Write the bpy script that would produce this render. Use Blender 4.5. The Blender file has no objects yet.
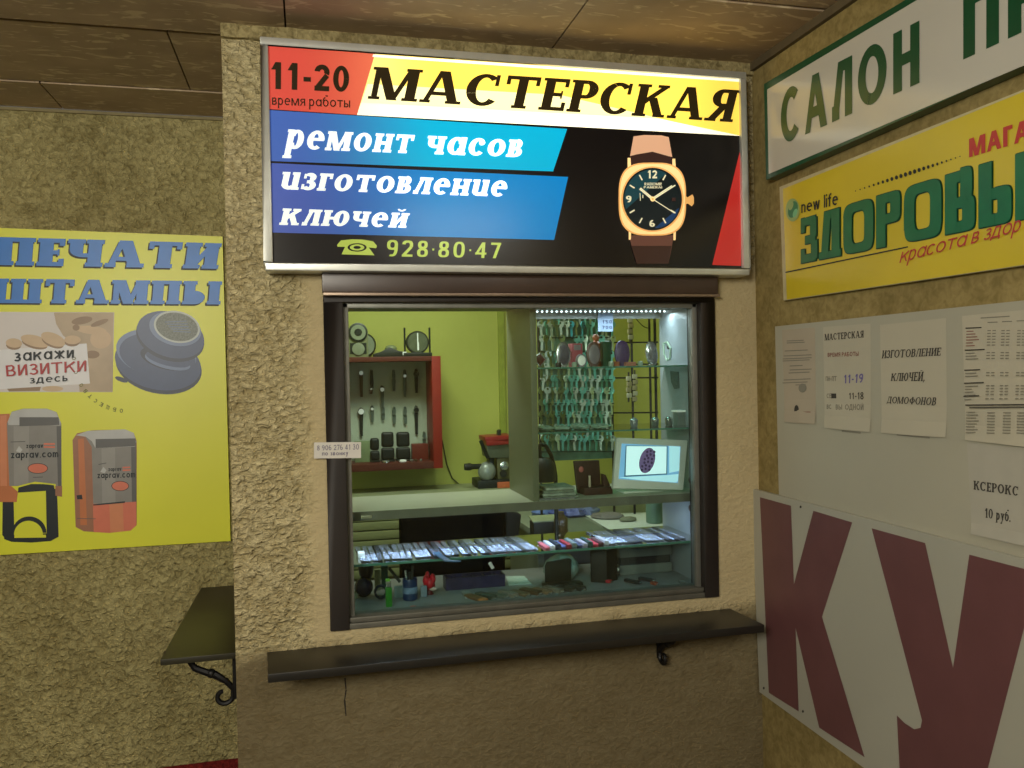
import bpy, bmesh, math, random
from mathutils import Vector, Matrix, noise
random.seed(7)
SC = bpy.context.scene
COL = SC.collection
PI = math.pi

# ------------------------------------------------------------------ camera
F_PX = 837.3
YAW, PIT, ROL = 0.23965, -0.01137, -0.01963
EYE = Vector((0, 0, 1.6))
FW = Vector((math.sin(YAW)*math.cos(PIT), math.cos(YAW)*math.cos(PIT), math.sin(PIT)))
_r = Vector((math.cos(YAW), -math.sin(YAW), 0)); _u = _r.cross(FW)
RT = math.cos(ROL)*_r + math.sin(ROL)*_u
UP = -math.sin(ROL)*_r + math.cos(ROL)*_u
cam_d = bpy.data.cameras.new('camera'); cam = bpy.data.objects.new('camera', cam_d); COL.objects.link(cam)
cam_d.sensor_width = 36; cam_d.lens = F_PX*36/1024; cam_d.clip_start = .02
M = Matrix((RT, UP, -FW)).transposed().to_4x4(); M.translation = EYE
cam.matrix_world = M
SC.camera = cam

def _ray(x, y): return RT*(x-512) - UP*(y-384) + FW*F_PX
def aty(x, y, Y): d = _ray(x, y); return EYE + d*((Y-EYE.y)/d.y)
def atx(x, y, X): d = _ray(x, y); return EYE + d*((X-EYE.x)/d.x)
def atz(x, y, Z): d = _ray(x, y); return EYE + d*((Z-EYE.z)/d.z)

# measured places (metres)
YF = 1.95      # face of the kiosk wall
YL = 2.645     # recessed left wall
XL = -0.168    # left side of the kiosk block
XR = 1.128     # right wall
ZC = 2.383     # ceiling
YB = 3.15      # kiosk back wall
CF, CB = 2.03, 2.285   # display case front / back

# ------------------------------------------------------------------ materials
def lin(c):
    return tuple(((v/255)/12.92 if v/255 <= .04045 else ((v/255+.055)/1.055)**2.4) for v in c)
MATS = {}
def mat(name, rgb, rough=.6, metal=0, emit=0, var=.12, vscale=30, alpha=1, spec=.5, emit_rgb=None):
    if name in MATS: return MATS[name]
    m = bpy.data.materials.new(name); m.use_nodes = True; MATS[name] = m
    nt = m.node_tree; b = nt.nodes['Principled BSDF']
    c = lin(rgb)
    b.inputs['Roughness'].default_value = rough
    b.inputs['Metallic'].default_value = metal
    b.inputs['Specular IOR Level'].default_value = spec
    if var:
        t = nt.nodes.new('ShaderNodeTexCoord'); n = nt.nodes.new('ShaderNodeTexNoise')
        n.inputs['Scale'].default_value = vscale; n.inputs['Detail'].default_value = 4
        nt.links.new(t.outputs['Object'], n.inputs['Vector'])
        r = nt.nodes.new('ShaderNodeValToRGB')
        r.color_ramp.elements[0].position = .3; r.color_ramp.elements[1].position = .7
        r.color_ramp.elements[0].color = (*[v*(1-var) for v in c], 1)
        r.color_ramp.elements[1].color = (*[min(1, v*(1+var)) for v in c], 1)
        nt.links.new(n.outputs['Fac'], r.inputs['Fac'])
        nt.links.new(r.outputs['Color'], b.inputs['Base Color'])
    else:
        b.inputs['Base Color'].default_value = (*c, 1)
    if emit:
        b.inputs['Emission Color'].default_value = (*lin(emit_rgb or rgb), 1)
        b.inputs['Emission Strength'].default_value = emit
    if alpha < 1: b.inputs['Alpha'].default_value = alpha
    return m

def N(nt, kind, **kw):
    n = nt.nodes.new(kind)
    for k, v in kw.items():
        if k in ('operation', 'blend_type', 'data_type', 'gradient_type', 'feature', 'noise_dimensions', 'interpolation_type', 'use_clamp', 'distance'): setattr(n, k, v)
        else: n.inputs[k].default_value = v
    return n

def glass_mat(name, tint=(215, 235, 228), gloss=.06, rough=.02):
    m = bpy.data.materials.new(name); m.use_nodes = True; MATS[name] = m
    nt = m.node_tree; nt.nodes.remove(nt.nodes['Principled BSDF'])
    out = nt.nodes['Material Output']
    tr = N(nt, 'ShaderNodeBsdfTransparent', Color=(*lin(tint), 1))
    gl = N(nt, 'ShaderNodeBsdfGlossy', Roughness=rough)
    lw = N(nt, 'ShaderNodeFresnel', IOR=1.45)
    mul = N(nt, 'ShaderNodeMath', operation='MULTIPLY'); mul.inputs[1].default_value = gloss/.04
    mx = N(nt, 'ShaderNodeMixShader')
    nt.links.new(lw.outputs[0], mul.inputs[0]); nt.links.new(mul.outputs[0], mx.inputs[0])
    nt.links.new(tr.outputs[0], mx.inputs[1]); nt.links.new(gl.outputs[0], mx.inputs[2])
    nt.links.new(mx.outputs[0], out.inputs[0])
    return m

def stucco(name, c_hi, c_lo, scale=55, bump=.8, stretch=(1, 1, 1), zone=None, dist=.012, dark=None):
    """rough cast plaster; zone=(x0,x1,z0,z1,rgb) is smoother plaster: a paler repair, then shade painted in below"""
    m = bpy.data.materials.new(name); m.use_nodes = True; MATS[name] = m
    nt = m.node_tree; b = nt.nodes['Principled BSDF']; L = nt.links.new
    b.inputs['Roughness'].default_value = .85; b.inputs['Specular IOR Level'].default_value = .15
    g = N(nt, 'ShaderNodeNewGeometry'); mp = N(nt, 'ShaderNodeMapping'); mp.inputs['Scale'].default_value = stretch
    L(g.outputs['Position'], mp.inputs['Vector'])
    n1 = N(nt, 'ShaderNodeTexNoise', Scale=scale, Detail=3.0, Roughness=.55, Distortion=.6)
    n2 = N(nt, 'ShaderNodeTexNoise', Scale=scale*.28, Detail=3.0)
    n3 = N(nt, 'ShaderNodeTexNoise', Scale=2.2, Detail=2.0)
    for n in (n1, n2): L(mp.outputs[0], n.inputs['Vector'])
    L(g.outputs['Position'], n3.inputs['Vector'])
    r1 = N(nt, 'ShaderNodeValToRGB'); e = r1.color_ramp.elements
    e[0].position, e[1].position = .36, .62
    e[0].color = (*lin(c_lo), 1); e[1].color = (*lin(c_hi), 1)
    mixv = N(nt, 'ShaderNodeMath', operation='MULTIPLY_ADD'); mixv.inputs[1].default_value = .62
    sc2 = N(nt, 'ShaderNodeMath', operation='MULTIPLY'); sc2.inputs[1].default_value = .38
    L(n2.outputs['Fac'], sc2.inputs[0]); L(n1.outputs['Fac'], mixv.inputs[0]); L(sc2.outputs[0], mixv.inputs[2])
    L(mixv.outputs[0], r1.inputs['Fac'])
    col = r1.outputs['Color']
    # broad stains
    mul = N(nt, 'ShaderNodeMix', data_type='RGBA', blend_type='MULTIPLY'); mul.inputs[0].default_value = .55
    r3 = N(nt, 'ShaderNodeValToRGB'); r3.color_ramp.elements[0].position = .3; r3.color_ramp.elements[1].position = .62
    r3.color_ramp.elements[0].color = (.62, .6, .55, 1); r3.color_ramp.elements[1].color = (1, 1, 1, 1)
    L(n3.outputs['Fac'], r3.inputs['Fac']); L(col, mul.inputs[6]); L(r3.outputs[0], mul.inputs[7]); col = mul.outputs[2]
    bstr = None
    if zone:
        sx = N(nt, 'ShaderNodeSeparateXYZ')
        nw = N(nt, 'ShaderNodeTexNoise', Scale=14.0, Detail=3.0); L(g.outputs['Position'], nw.inputs['Vector'])
        ad = N(nt, 'ShaderNodeVectorMath', operation='MULTIPLY_ADD'); ad.inputs[1].default_value = (.05,)*3
        L(nw.outputs['Color'], ad.inputs[0]); L(g.outputs['Position'], ad.inputs[2]); L(ad.outputs[0], sx.inputs[0])
        tot = None
        for zx in zone:
            ms = []
            for ax, lo, hi, w in ((0, zx[0], zx[1], zx[5]), (2, zx[2], zx[3], zx[5])):
                a = N(nt, 'ShaderNodeMapRange', interpolation_type='SMOOTHSTEP'); a.inputs[1].default_value = lo-w+.025; a.inputs[2].default_value = lo+w+.025
                c = N(nt, 'ShaderNodeMapRange', interpolation_type='SMOOTHSTEP'); c.inputs[1].default_value = hi-w+.025; c.inputs[2].default_value = hi+w+.025
                c.inputs[3].default_value = 1; c.inputs[4].default_value = 0
                L(sx.outputs[ax], a.inputs[0]); L(sx.outputs[ax], c.inputs[0])
                q = N(nt, 'ShaderNodeMath', operation='MULTIPLY'); L(a.outputs[0], q.inputs[0]); L(c.outputs[0], q.inputs[1]); ms.append(q)
            q = N(nt, 'ShaderNodeMath', operation='MULTIPLY'); L(ms[0].outputs[0], q.inputs[0]); L(ms[1].outputs[0], q.inputs[1])
            q2 = N(nt, 'ShaderNodeMath', operation='MULTIPLY'); L(q.outputs[0], q2.inputs[0]); q2.inputs[1].default_value = zx[6]
            mm = N(nt, 'ShaderNodeMix', data_type='RGBA'); L(q2.outputs[0], mm.inputs[0]); L(col, mm.inputs[6])
            tint = N(nt, 'ShaderNodeMix', data_type='RGBA', blend_type='MULTIPLY'); tint.inputs[0].default_value = .35
            tint.inputs[6].default_value = (*lin(zx[4]), 1); L(r3.outputs[0], tint.inputs[7]); L(tint.outputs[2], mm.inputs[7])
            col = mm.outputs[2]
            if tot is None: tot = q2
            else:
                t2 = N(nt, 'ShaderNodeMath', operation='MAXIMUM'); L(tot.outputs[0], t2.inputs[0]); L(q2.outputs[0], t2.inputs[1]); tot = t2
        bstr = N(nt, 'ShaderNodeMapRange'); bstr.inputs[3].default_value = bump; bstr.inputs[4].default_value = bump*.22
        L(tot.outputs[0], bstr.inputs[0])
    L(col, b.inputs['Base Color'])
    bp = N(nt, 'ShaderNodeBump', Strength=bump, Distance=dist)
    if bstr: L(bstr.outputs[0], bp.inputs['Strength'])
    L(mixv.outputs[0], bp.inputs['Height']); L(bp.outputs[0], b.inputs['Normal'])
    return m

# ------------------------------------------------------------------ mesh helpers
WL = {}
class MB:
    def __init__(s): s.v = []; s.f = []; s.m = []
    def poly(s, pts, mi=0):
        i = len(s.v); s.v += [Vector(p) for p in pts]; s.f.append(tuple(range(i, i+len(pts)))); s.m.append(mi); return s
    def hexa(s, p, mi=0):
        """eight corners: 0-3 bottom loop, 4-7 top loop"""
        i = len(s.v); s.v += [Vector(q) for q in p]
        for f in ((3, 2, 1, 0), (4, 5, 6, 7), (0, 1, 5, 4), (1, 2, 6, 5), (2, 3, 7, 6), (3, 0, 4, 7)):
            s.f.append(tuple(i+k for k in f)); s.m.append(mi)
        return s
    def box(s, x0, y0, z0, x1, y1, z1, mi=0):
        return s.hexa([(x0, y0, z0), (x1, y0, z0), (x1, y1, z0), (x0, y1, z0), (x0, y0, z1), (x1, y0, z1), (x1, y1, z1), (x0, y1, z1)], mi)
    def prism(s, pts, d, mi=0):
        """extrude a planar outline (any simple polygon) by vector d"""
        d = Vector(d); n = len(pts); i = len(s.v)
        s.v += [Vector(p) for p in pts] + [Vector(p)+d for p in pts]
        s.f.append(tuple(range(i, i+n))); s.m.append(mi)
        s.f.append(tuple(range(i+2*n-1, i+n-1, -1))); s.m.append(mi)
        for k in range(n):
            s.f.append((i+k, i+n+k, i+n+(k+1) % n, i+(k+1) % n)); s.m.append(mi)
        return s
    def tube(s, pts, r, n=8, mi=0, closed=False):
        pts = [Vector(p) for p in pts]; rs = r if isinstance(r, (list, tuple)) else [r]*len(pts)
        base = len(s.v); prev = None
        for k, p in enumerate(pts):
            t = (pts[(k+1) % len(pts)] - pts[k-1]) if (closed or 0 < k < len(pts)-1) else (pts[1]-pts[0] if k == 0 else pts[-1]-pts[-2])
            t.normalize()
            if prev is None:
                a = t.orthogonal().normalized()
            else:
                a = prev - t*prev.dot(t)
                a = a.normalized() if a.length > 1e-6 else t.orthogonal().normalized()
            prev = a; b = t.cross(a)
            for q in range(n):
                w = 2*PI*q/n; s.v.append(p + (a*math.cos(w)+b*math.sin(w))*rs[k])
        m = len(pts)
        for k in range(m if closed else m-1):
            for q in range(n):
                a = base+k*n+q; b = base+k*n+(q+1) % n; k2 = (k+1) % m
                s.f.append((a, b, base+k2*n+(q+1) % n, base+k2*n+q)); s.m.append(mi)
        if not closed:
            s.f.append(tuple(base+q for q in range(n-1, -1, -1))); s.m.append(mi)
            s.f.append(tuple(base+(m-1)*n+q for q in range(n))); s.m.append(mi)
        return s
    def lathe(s, prof, c=(0, 0, 0), n=24, mi=0, ax='z'):
        c = Vector(c); base = len(s.v)
        for r, h in prof:
            for q in range(n):
                w = 2*PI*q/n; a, b = r*math.cos(w), r*math.sin(w)
                s.v.append(c + (Vector((a, b, h)) if ax == 'z' else Vector((a, -h, b)) if ax == 'y' else Vector((h, a, b))))
        for k in range(len(prof)-1):
            for q in range(n):
                s.f.append((base+k*n+q, base+k*n+(q+1) % n, base+(k+1)*n+(q+1) % n, base+(k+1)*n+q)); s.m.append(mi)
        s.f.append(tuple(base+q for q in range(n-1, -1, -1))); s.m.append(mi)
        s.f.append(tuple(base+(len(prof)-1)*n+q for q in range(n))); s.m.append(mi)
        return s
    def ell(s, c, rx, ry, rz, n=16, k=10, mi=0):
        return s.lathe0([(math.sin(PI*j/k), -math.cos(PI*j/k)) for j in range(k+1)], c, (rx, ry, rz), n, mi)
    def lathe0(s, prof, c, sc, n, mi):
        c = Vector(c); base = len(s.v)
        for r, h in prof:
            r = max(r, 1e-3)
            for q in range(n):
                w = 2*PI*q/n; s.v.append(c+Vector((r*math.cos(w)*sc[0], r*math.sin(w)*sc[1], h*sc[2])))
        for k in range(len(prof)-1):
            for q in range(n):
                s.f.append((base+k*n+q, base+k*n+(q+1) % n, base+(k+1)*n+(q+1) % n, base+(k+1)*n+q)); s.m.append(mi)
        return s
    def xf(s, mtx, start=0):
        for i in range(start, len(s.v)): s.v[i] = mtx @ s.v[i]
        return s
    def build(s, name, mats, parent=None, smooth=False, bevel=0, seg=2):
        if not isinstance(mats, (list, tuple)): mats = [mats]
        if parent is not None:
            o0 = WL[parent.name]
        else:
            xs = [v.x for v in s.v]; ys = [v.y for v in s.v]; zs = [v.z for v in s.v]
            o0 = Vector(((min(xs)+max(xs))/2, (min(ys)+max(ys))/2, min(zs)))
        me = bpy.data.meshes.new(name)
        me.from_pydata([v-o0 for v in s.v], [], s.f)
        for m in mats: me.materials.append(m)
        me.polygons.foreach_set('material_index', s.m)
        bm = bmesh.new(); bm.from_mesh(me)
        if len(bm.faces) < 60000 and not getattr(s, 'flat', False): bmesh.ops.recalc_face_normals(bm, faces=bm.faces)
        if bevel:
            bmesh.ops.remove_doubles(bm, verts=bm.verts, dist=1e-6)
            ed = [e for e in bm.edges if len(e.link_faces) == 2 and e.calc_face_angle(0) > .6]
            bmesh.ops.bevel(bm, geom=ed, offset=bevel, segments=seg, affect='EDGES', profile=.6, clamp_overlap=True)
        bm.to_mesh(me); bm.free()
        if smooth or bevel:
            me.polygons.foreach_set('use_smooth', [True]*len(me.polygons))
            me.set_sharp_from_angle(angle=math.radians(38))
        o = bpy.data.objects.new(name, me); COL.objects.link(o)
        if parent is not None: o.parent = parent; WL[o.name] = o0.copy()
        else: o.location = o0; WL[o.name] = o0.copy()
        return o

def tag(o, label, cat, group=None, kind=None):
    o['label'] = label; o['category'] = cat
    if group: o['group'] = group
    if kind: o['kind'] = kind
    return o
def thing(name, label, cat, loc, group=None):
    o = bpy.data.objects.new(name, None); COL.objects.link(o); o.empty_display_size = .02
    o.location = loc; WL[o.name] = Vector(loc); return tag(o, label, cat, group)
def struct(name, mb, m, parent=None, **kw):
    o = mb.build(name, m, parent, **kw)
    if parent is None: o['kind'] = 'structure'
    return o
def clone(o, loc=None, rot=None, label=None, parent=None, scale=None):
    c = o.copy(); COL.objects.link(c)
    if parent is not None: c.parent = parent
    if loc is not None: c.location = loc; WL[c.name] = Vector(loc)
    if rot is not None: c.rotation_euler = rot
    if scale is not None: c.scale = scale
    if label: c['label'] = label
    for ch in list(o.children): clone(ch, parent=c)
    return c

# ------------------------------------------------------------------ lettering (own stroke alphabet)
class Pen:
    def __init__(s, h, T, Nn, ser, st, n=2.0):
        s.h, s.T, s.N, s.s, s.st, s.n = h, T, Nn, ser, st, n; s.p = []
    def rect(s, x0, y0, x1, y1): s.p.append([(x0, y0), (x1, y0), (x1, y1), (x0, y1)])
    def dia(s, xb, xt, w, y0=0, y1=None):
        y1 = s.h if y1 is None else y1
        s.p.append([(xb, y0), (xb+w, y0), (xt+w, y1), (xt, y1)])
    def slab(s, x0, x1, y):
        if s.s: s.rect(x0-s.s, y, x1+s.s, y+s.st)
    def stem(s, x, w=None, y0=0, y1=None, b=1, t=1):
        w = s.T if w is None else w; y1 = s.h if y1 is None else y1
        s.rect(x, y0, x+w, y1)
        if b: s.slab(x, x+w, y0)
        if t: s.slab(x, x+w, y1-s.st)
    def arc(s, cx, cy, rx, ry, a0, a1, tx=None, ty=None):
        tx = s.T if tx is None else tx; ty = s.N if ty is None else ty
        k = max(4, int(abs(a1-a0)/12)); e = 2/s.n
        def pt(a, x, y):
            c, q = math.cos(a), math.sin(a)
            return (cx+x*math.copysign(abs(c)**e, c), cy+y*math.copysign(abs(q)**e, q))
        for i in range(k):
            a, b = math.radians(a0+(a1-a0)*i/k), math.radians(a0+(a1-a0)*(i+1)/k)
            s.p.append([pt(a, rx, ry), pt(b, rx, ry), pt(b, max(rx-tx, .001), max(ry-ty, .001)), pt(a, max(rx-tx, .001), max(ry-ty, .001))])
    def line(s, x0, y0, x1, y1, t):
        dx, dy = x1-x0, y1-y0; l = math.hypot(dx, dy) or 1; nx, ny = -dy/l*t/2, dx/l*t/2
        s.p.append([(x0+nx, y0+ny), (x0-nx, y0-ny), (x1-nx, y1-ny), (x1+nx, y1+ny)])

LAT = dict(zip('ABCEHKMOPTXaceopxyBc', 'АВСЕНКМОРТХасеорхуВс'))
SMALL = 'вгжзийклмнтчшыьюядпфщцъэ'
def glyph(ch, T, Nn, ser, st, xh, n, cursive):
    ch = LAT.get(ch, ch)
    up = ch; h = 1.0; k = 1.0
    if ch in SMALL: up = ch.upper(); h = xh; k = xh*1.12
    P = Pen(h, T, Nn, ser, st, n); s = ser; T_ = T; g = s
    W = .5*k
    if cursive and ch == 'и':
        P.stem(g, b=0, t=0, y0=h*.2); P.rect(g-s, h-st, g, h)
        P.arc(g+.24*k+T*.3, h*.3, .24*k+T*.3, h*.3, 180, 330, T, Nn*1.2)
        x = g+.42*k; P.stem(x, b=0, t=0); P.rect(x-s, h-st, x, h); P.rect(x+T, 0, x+T+s, st); return P.p, x+T+s
    if cursive and ch == 'т': pass
    if up == 'А':
        W = .8*k; P.dia(g, g+W/2-T*.55, Nn); P.dia(g+W-T, g+W/2-T*.55, T); P.rect(g+W*.2, h*.24, g+W*.8, h*.24+Nn)
        P.slab(g, g+Nn, 0); P.slab(g+W-T, g+W, 0); return P.p, W+2*g
    if up == 'Б':
        P.stem(g); P.rect(g, h-Nn, g+W+.05, h)
        if s: P.rect(g+W+.05-Nn*.7, h-.24, g+W+.05, h)
        r = h*.3; P.rect(g, 0, g+W-.05, Nn); P.rect(g, 2*r-Nn, g+W-.05, 2*r); P.arc(g+W-.06, r, r*.75, r, -90, 90); return P.p, W+r*.6+g*2
    if up == 'В':
        P.stem(g); x = g+W*.62; r1, r2 = h*.245, h*.285
        P.rect(g, 0, x, Nn); P.rect(g, h-Nn, x, h); P.rect(g, 2*r2-Nn, x, 2*r2)
        P.arc(x, h-r1-.0, r1*.95*k/h, r1+Nn/4, -90, 90); P.arc(x, r2, r2*1.0*k/h, r2, -90, 90); return P.p, x+r2*k/h+.02
    if up == 'Г':
        P.stem(g); P.rect(g, h-Nn, g+W, h)
        if s: P.rect(g+W-Nn*.8, h-.28*k, g+W, h)
        return P.p, g+W+s*.3
    if n > 4 and ch == 'В':
        W = .62; P.rect(0, 0, T, h); P.rect(0, 0, W-.05, Nn); P.rect(0, h-Nn, W-.08, h); P.rect(0, .41, W-.07, .58)
        P.rect(W-T+.03, .05, W, .45); P.rect(W-T, .54, W-.03, .95); P.dia(W-.05-.1, W-.1, .1, 0, .05); P.dia(W-.13, W-.18, .1, .95, 1); return P.p, W
    if n > 4 and ch == 'З':
        W = .56; P.rect(.0, 0, W-.05, Nn); P.rect(.0, h-Nn, W-.08, h); P.rect(.14, .41, W-.07, .58)
        P.rect(W-T+.03, .05, W, .45); P.rect(W-T, .54, W-.03, .95); P.rect(0, h-.32, .14, h); P.rect(0, 0, .14, .3); return P.p, W
    if up == 'Д' and n > 4:
        W = .62*k; P.rect(0, 0, W+.06, Nn*.8); P.rect(W-T+.02, 0, W+.02, h); P.dia(.06, .16, T*.9, 0, h); P.rect(.16, h-Nn, W+.02, h); return P.p, W+.06
    if up == 'Д':
        W = .72*k; f = min(.2*k, max(Nn, .16*k)); b = Nn
        P.dia(g+.06*k, g+.2*k, Nn, b, h); P.rect(g+W-T-.03*k, b, g+W-.03*k, h); P.rect(g+.2*k, h-Nn, g+W-.03*k, h); P.slab(g+.2*k, g+W-.03*k, h-st)
        P.rect(g-.02, 0, g+W+.06*k, b); P.rect(g-.02, -f, g-.02+b, b); P.rect(g+W+.06*k-b, -f, g+W+.06*k, b); return P.p, g+W+.1*k
    if up == 'Е':
        if ch == 'е': pass
        else:
            P.stem(g); W = .55*k
            for y in (0, h/2-Nn/2, h-Nn): P.rect(g, y, g+W*(.8 if 0 < y < h-Nn else 1), y+Nn)
            if s: P.rect(g+W-Nn*.8, 0, g+W, .27*k); P.rect(g+W-Nn*.8, h-.26*k, g+W, h); P.rect(g+W*.72, h/2-.12*k, g+W*.8, h/2+.12*k)
            return P.p, g+W+s*.2
    if up == 'Ж':
        W = .95*k; c = g+W/2; P.stem(c-T/2)
        for sx in (-1, 1):
            P.line(c, h*.5, c+sx*W*.42, h-Nn*.2, Nn*1.1); P.line(c, h*.5, c+sx*W*.44, Nn*.2, T*.9)
            if s: P.slab(c+sx*W*.44-Nn/2, c+sx*W*.44+Nn/2, 0); P.slab(c+sx*W*.42-Nn/2, c+sx*W*.42+Nn/2, h-st)
        return P.p, W+2*g
    if up == 'З':
        r1, r2 = h*.255, h*.285; c = g*.5+.27*k
        P.arc(c, h-r1, r1*1.0*k/h, r1, -90, 155); P.arc(c, r2, r2*1.05*k/h, r2, -155, 90); P.rect(c-.1*k, 2*r2-Nn, c+.02, 2*r2)
        if s: P.rect(c-r1*k/h, h-.3*k, c-r1*k/h+Nn*.7, h-.06*k); P.rect(c-r2*k/h, .05*k, c-r2*k/h+Nn*.7, .3*k)
        return P.p, c+.3*k
    if up in 'ИЙ':
        x = g+.45*k; P.stem(g); P.stem(x); P.dia(g+T*.2, x+T*.8-Nn*1.1, Nn*1.1, h*.04, h*.96)
        if up == 'Й': P.arc((g+x+T)/2, h+.2, .15, .13, 190, 350, .07, .07)
        return P.p, x+T+g
    if up == 'К':
        P.stem(g); W = .68*k; P.line(g+T*.7, h*.42, g+W-.02, h-Nn*.4, Nn*1.15); P.dia(g+W-T*.8, g+.26*k, T, 0, h*.6)
        P.slab(g+W-T*.7, g+W+T*.1, 0); P.slab(g+W-Nn*1.5, g+W, h-st); return P.p, g+W+T*.2+s
    if up == 'Л':
        W = .66*k; P.dia(g, g+.2*k, Nn*1.1); P.stem(g+W-T); P.rect(g+.2*k, h-Nn, g+W, h); P.slab(g+.2*k, g+.3*k, h-st)
        P.rect(g-s*.5, 0, g+Nn*1.3, st+Nn*.4); return P.p, W+2*g
    if up == 'М':
        W = .95*k; P.stem(g, Nn*1.1); P.stem(g+W-T, T); P.dia(g+W/2-T*.6, g+Nn*.2, T); P.dia(g+W/2-Nn*.6, g+W-T*.5-Nn, Nn)
        return P.p, W+2*g
    if up == 'Н':
        x = g+.45*k; P.stem(g); P.stem(x); P.rect(g, h/2-Nn/2, x, h/2+Nn/2); return P.p, x+T+g
    if ch in 'Оо0' :
        h = xh if ch == 'о' else 1; k = h; rx = (.42 if ch != '0' else .3)*k; P.arc(rx+.02, h/2, rx, h/2, 0, 360); return P.p, 2*rx+.04
    if up == 'П':
        x = g+.45*k; P.stem(g); P.stem(x); P.rect(g, h-Nn, x, h); return P.p, x+T+g
    if ch == 'Р':
        P.stem(g); x = g+.32; r = .285; P.rect(g, h-Nn, x, h); P.rect(g, h-2*r, x, h-2*r+Nn); P.arc(x, h-r, r, r, -90, 90); return P.p, x+r+.02
    if ch == 'р':
        h = xh; P.rect(g, -.33, g+T, h); P.rect(g-s*.7, h-st, g, h); P.slab(g, g+T, -.33); c = g+T*.5+.26*h
        P.arc(c, h/2, .36*h, h/2, -150, 150); return P.p, c+.36*h+.03
    if ch in 'Сс':
        h = xh if ch == 'с' else 1; k = h; rx = .41*k; P.arc(rx+.02, h/2, rx, h/2, 48, 318)
        if s and ch == 'С': P.rect(rx*1.58, h*.64, rx*1.58+Nn*.75, h*.985)
        if ch == 'с' and s: P.arc(rx*1.5, h*.74, T*.5, T*.5, 0, 360, T*.49, T*.49)
        return P.p, 2*rx
    if up == 'Т':
        W = .72*k; P.stem(g+W/2-T/2, t=0); P.rect(g*.5, h-Nn, W+g*1.5, h)
        if s: P.rect(g*.5, h-.28*k, g*.5+Nn*.8, h); P.rect(W+g*1.5-Nn*.8, h-.28*k, W+g*1.5, h)
        return P.p, W+2*g
    if ch in 'Уу':
        y1 = xh if ch == 'у' else 1; y0 = -.33 if ch == 'у' else 0; W = .66*(y1 if ch == 'у' else 1)
        P.h = y1; m = y0+(y1-y0)*.38; P.dia(g+W*.4, g, T, m, y1); P.dia(g+W*.2, g+W-Nn, Nn*1.1, y0, y1)
        P.rect(g, y0, g+W*.28, y0+Nn); P.slab(g, g+T, y1-st); P.slab(g+W-Nn, g+W, y1-st); return P.p, W+2*g
    if up == 'Ф':
        W = .85*k; c = g+W/2; P.stem(c-T/2); P.arc(c, h*.5, W/2, h*.33, 0, 360); return P.p, W+2*g
    if up == 'Ч':
        x = g+.42*k; P.stem(x); P.stem(g, b=0, y0=h*.6); P.arc(g+.3*k, h*.62, .3*k, h*.28, 180, 270); P.rect(g+.3*k, h*.34, x, h*.34+Nn); return P.p, x+T+g
    if up in 'ШЩ':
        d = (.36+T*.3)*k; [P.stem(g+d*i, b=0) for i in range(3)]; P.rect(g-s, 0, g+2*d+T+s, Nn)
        if up == 'Щ': P.rect(g+2*d+T, -.16*k, g+2*d+T+Nn, Nn)
        return P.p, 2*d+T+2*g+(.08 if up == 'Щ' else 0)
    if up in 'ЬЫЪ':
        P.stem(g); x = g+W*.6; r = h*.29; P.rect(g, 0, x, Nn); P.rect(g, 2*r-Nn, x, 2*r); P.arc(x, r, r*1.0, r, -90, 90); e = x+r
        if up == 'Ы': P.stem(e+.07*k+s); e += .07*k+T+2*s
        return P.p, e+g*.4
    if up == 'Ю':
        P.stem(g); rx = .34*k; c = g+T+.12*k+s+rx*.95; P.rect(g, h/2-Nn/2, c-rx+.03, h/2+Nn/2); P.arc(c, h/2, rx, h/2, 0, 360); return P.p, c+rx+.02
    if up == 'Я':
        W = .64*k; x = g+W-T; r = h*.28; c = g+.3*k; P.stem(x); P.rect(c, h-Nn, x, h); P.rect(c, h-2*r, x, h-2*r+Nn)
        P.arc(c, h-r, .27*k, r, 90, 270); P.dia(g-.02, c-.02, T*.95, 0, h-2*r+Nn*.5); P.slab(g, g+T*.8, 0); return P.p, W+2*g
    if ch == 'а':
        h = xh; k = h; rx = .4*k; P.arc(rx+.02, h/2, rx, h/2, 20, 340); x = rx*2-T*.75; P.rect(x, 0, x+T, h)
        if s: P.rect(x+T, 0, x+T+s, st)
        return P.p, x+T+s*.7
    if ch == 'б':
        h = xh; rx = .4*h; P.arc(rx+.02, h/2, rx, h/2, 0, 360); P.arc(rx*1.15, h*.8, rx*1.13, h*.55, 100, 185, T*.8, Nn); P.rect(rx, 1.0, rx*1.8, 1.0+Nn); return P.p, 2*rx+.04
    if ch == 'е':
        h = xh; rx = .4*h; P.arc(rx+.02, h/2, rx, h/2, 0, 310); P.rect(T*.5, h*.47, 2*rx, h*.47+Nn*.9); return P.p, 2*rx+.03
    if ch == '1':
        x = .2; P.rect(x, 0, x+T, 1); P.dia(x-.16, x, T*.8, .72, 1.0); P.slab(x, x+T, 0); return P.p, x+T+.1
    if ch in '2':
        P.arc(.28, .72, .28, .28, -25, 175, T, Nn*1.1); P.line(.47, .6, .1, .1, T*.95); P.rect(.01, 0, .56, Nn*1.1); return P.p, .58
    if ch == '3':
        P.arc(.26, .74, .25, .26, -90, 165); P.arc(.26, .28, .28, .28, -165, 90); P.rect(.15, .56-Nn, .28, .56); return P.p, .56
    if ch == '4':
        P.rect(.34, 0, .34+T, 1); P.dia(0, .34, T*.85, .26, 1); P.rect(0, .22, .6, .22+Nn); return P.p, .62
    if ch in '69':
        q = len(P.p); P.arc(.28, .3, .28, .3, 0, 360); P.arc(.3, .45, .3, .55, 70, 190)
        if ch == '9': P.p = [[(.57-x, 1-y) for x, y in p] for p in P.p]
        return P.p, .58
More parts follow.
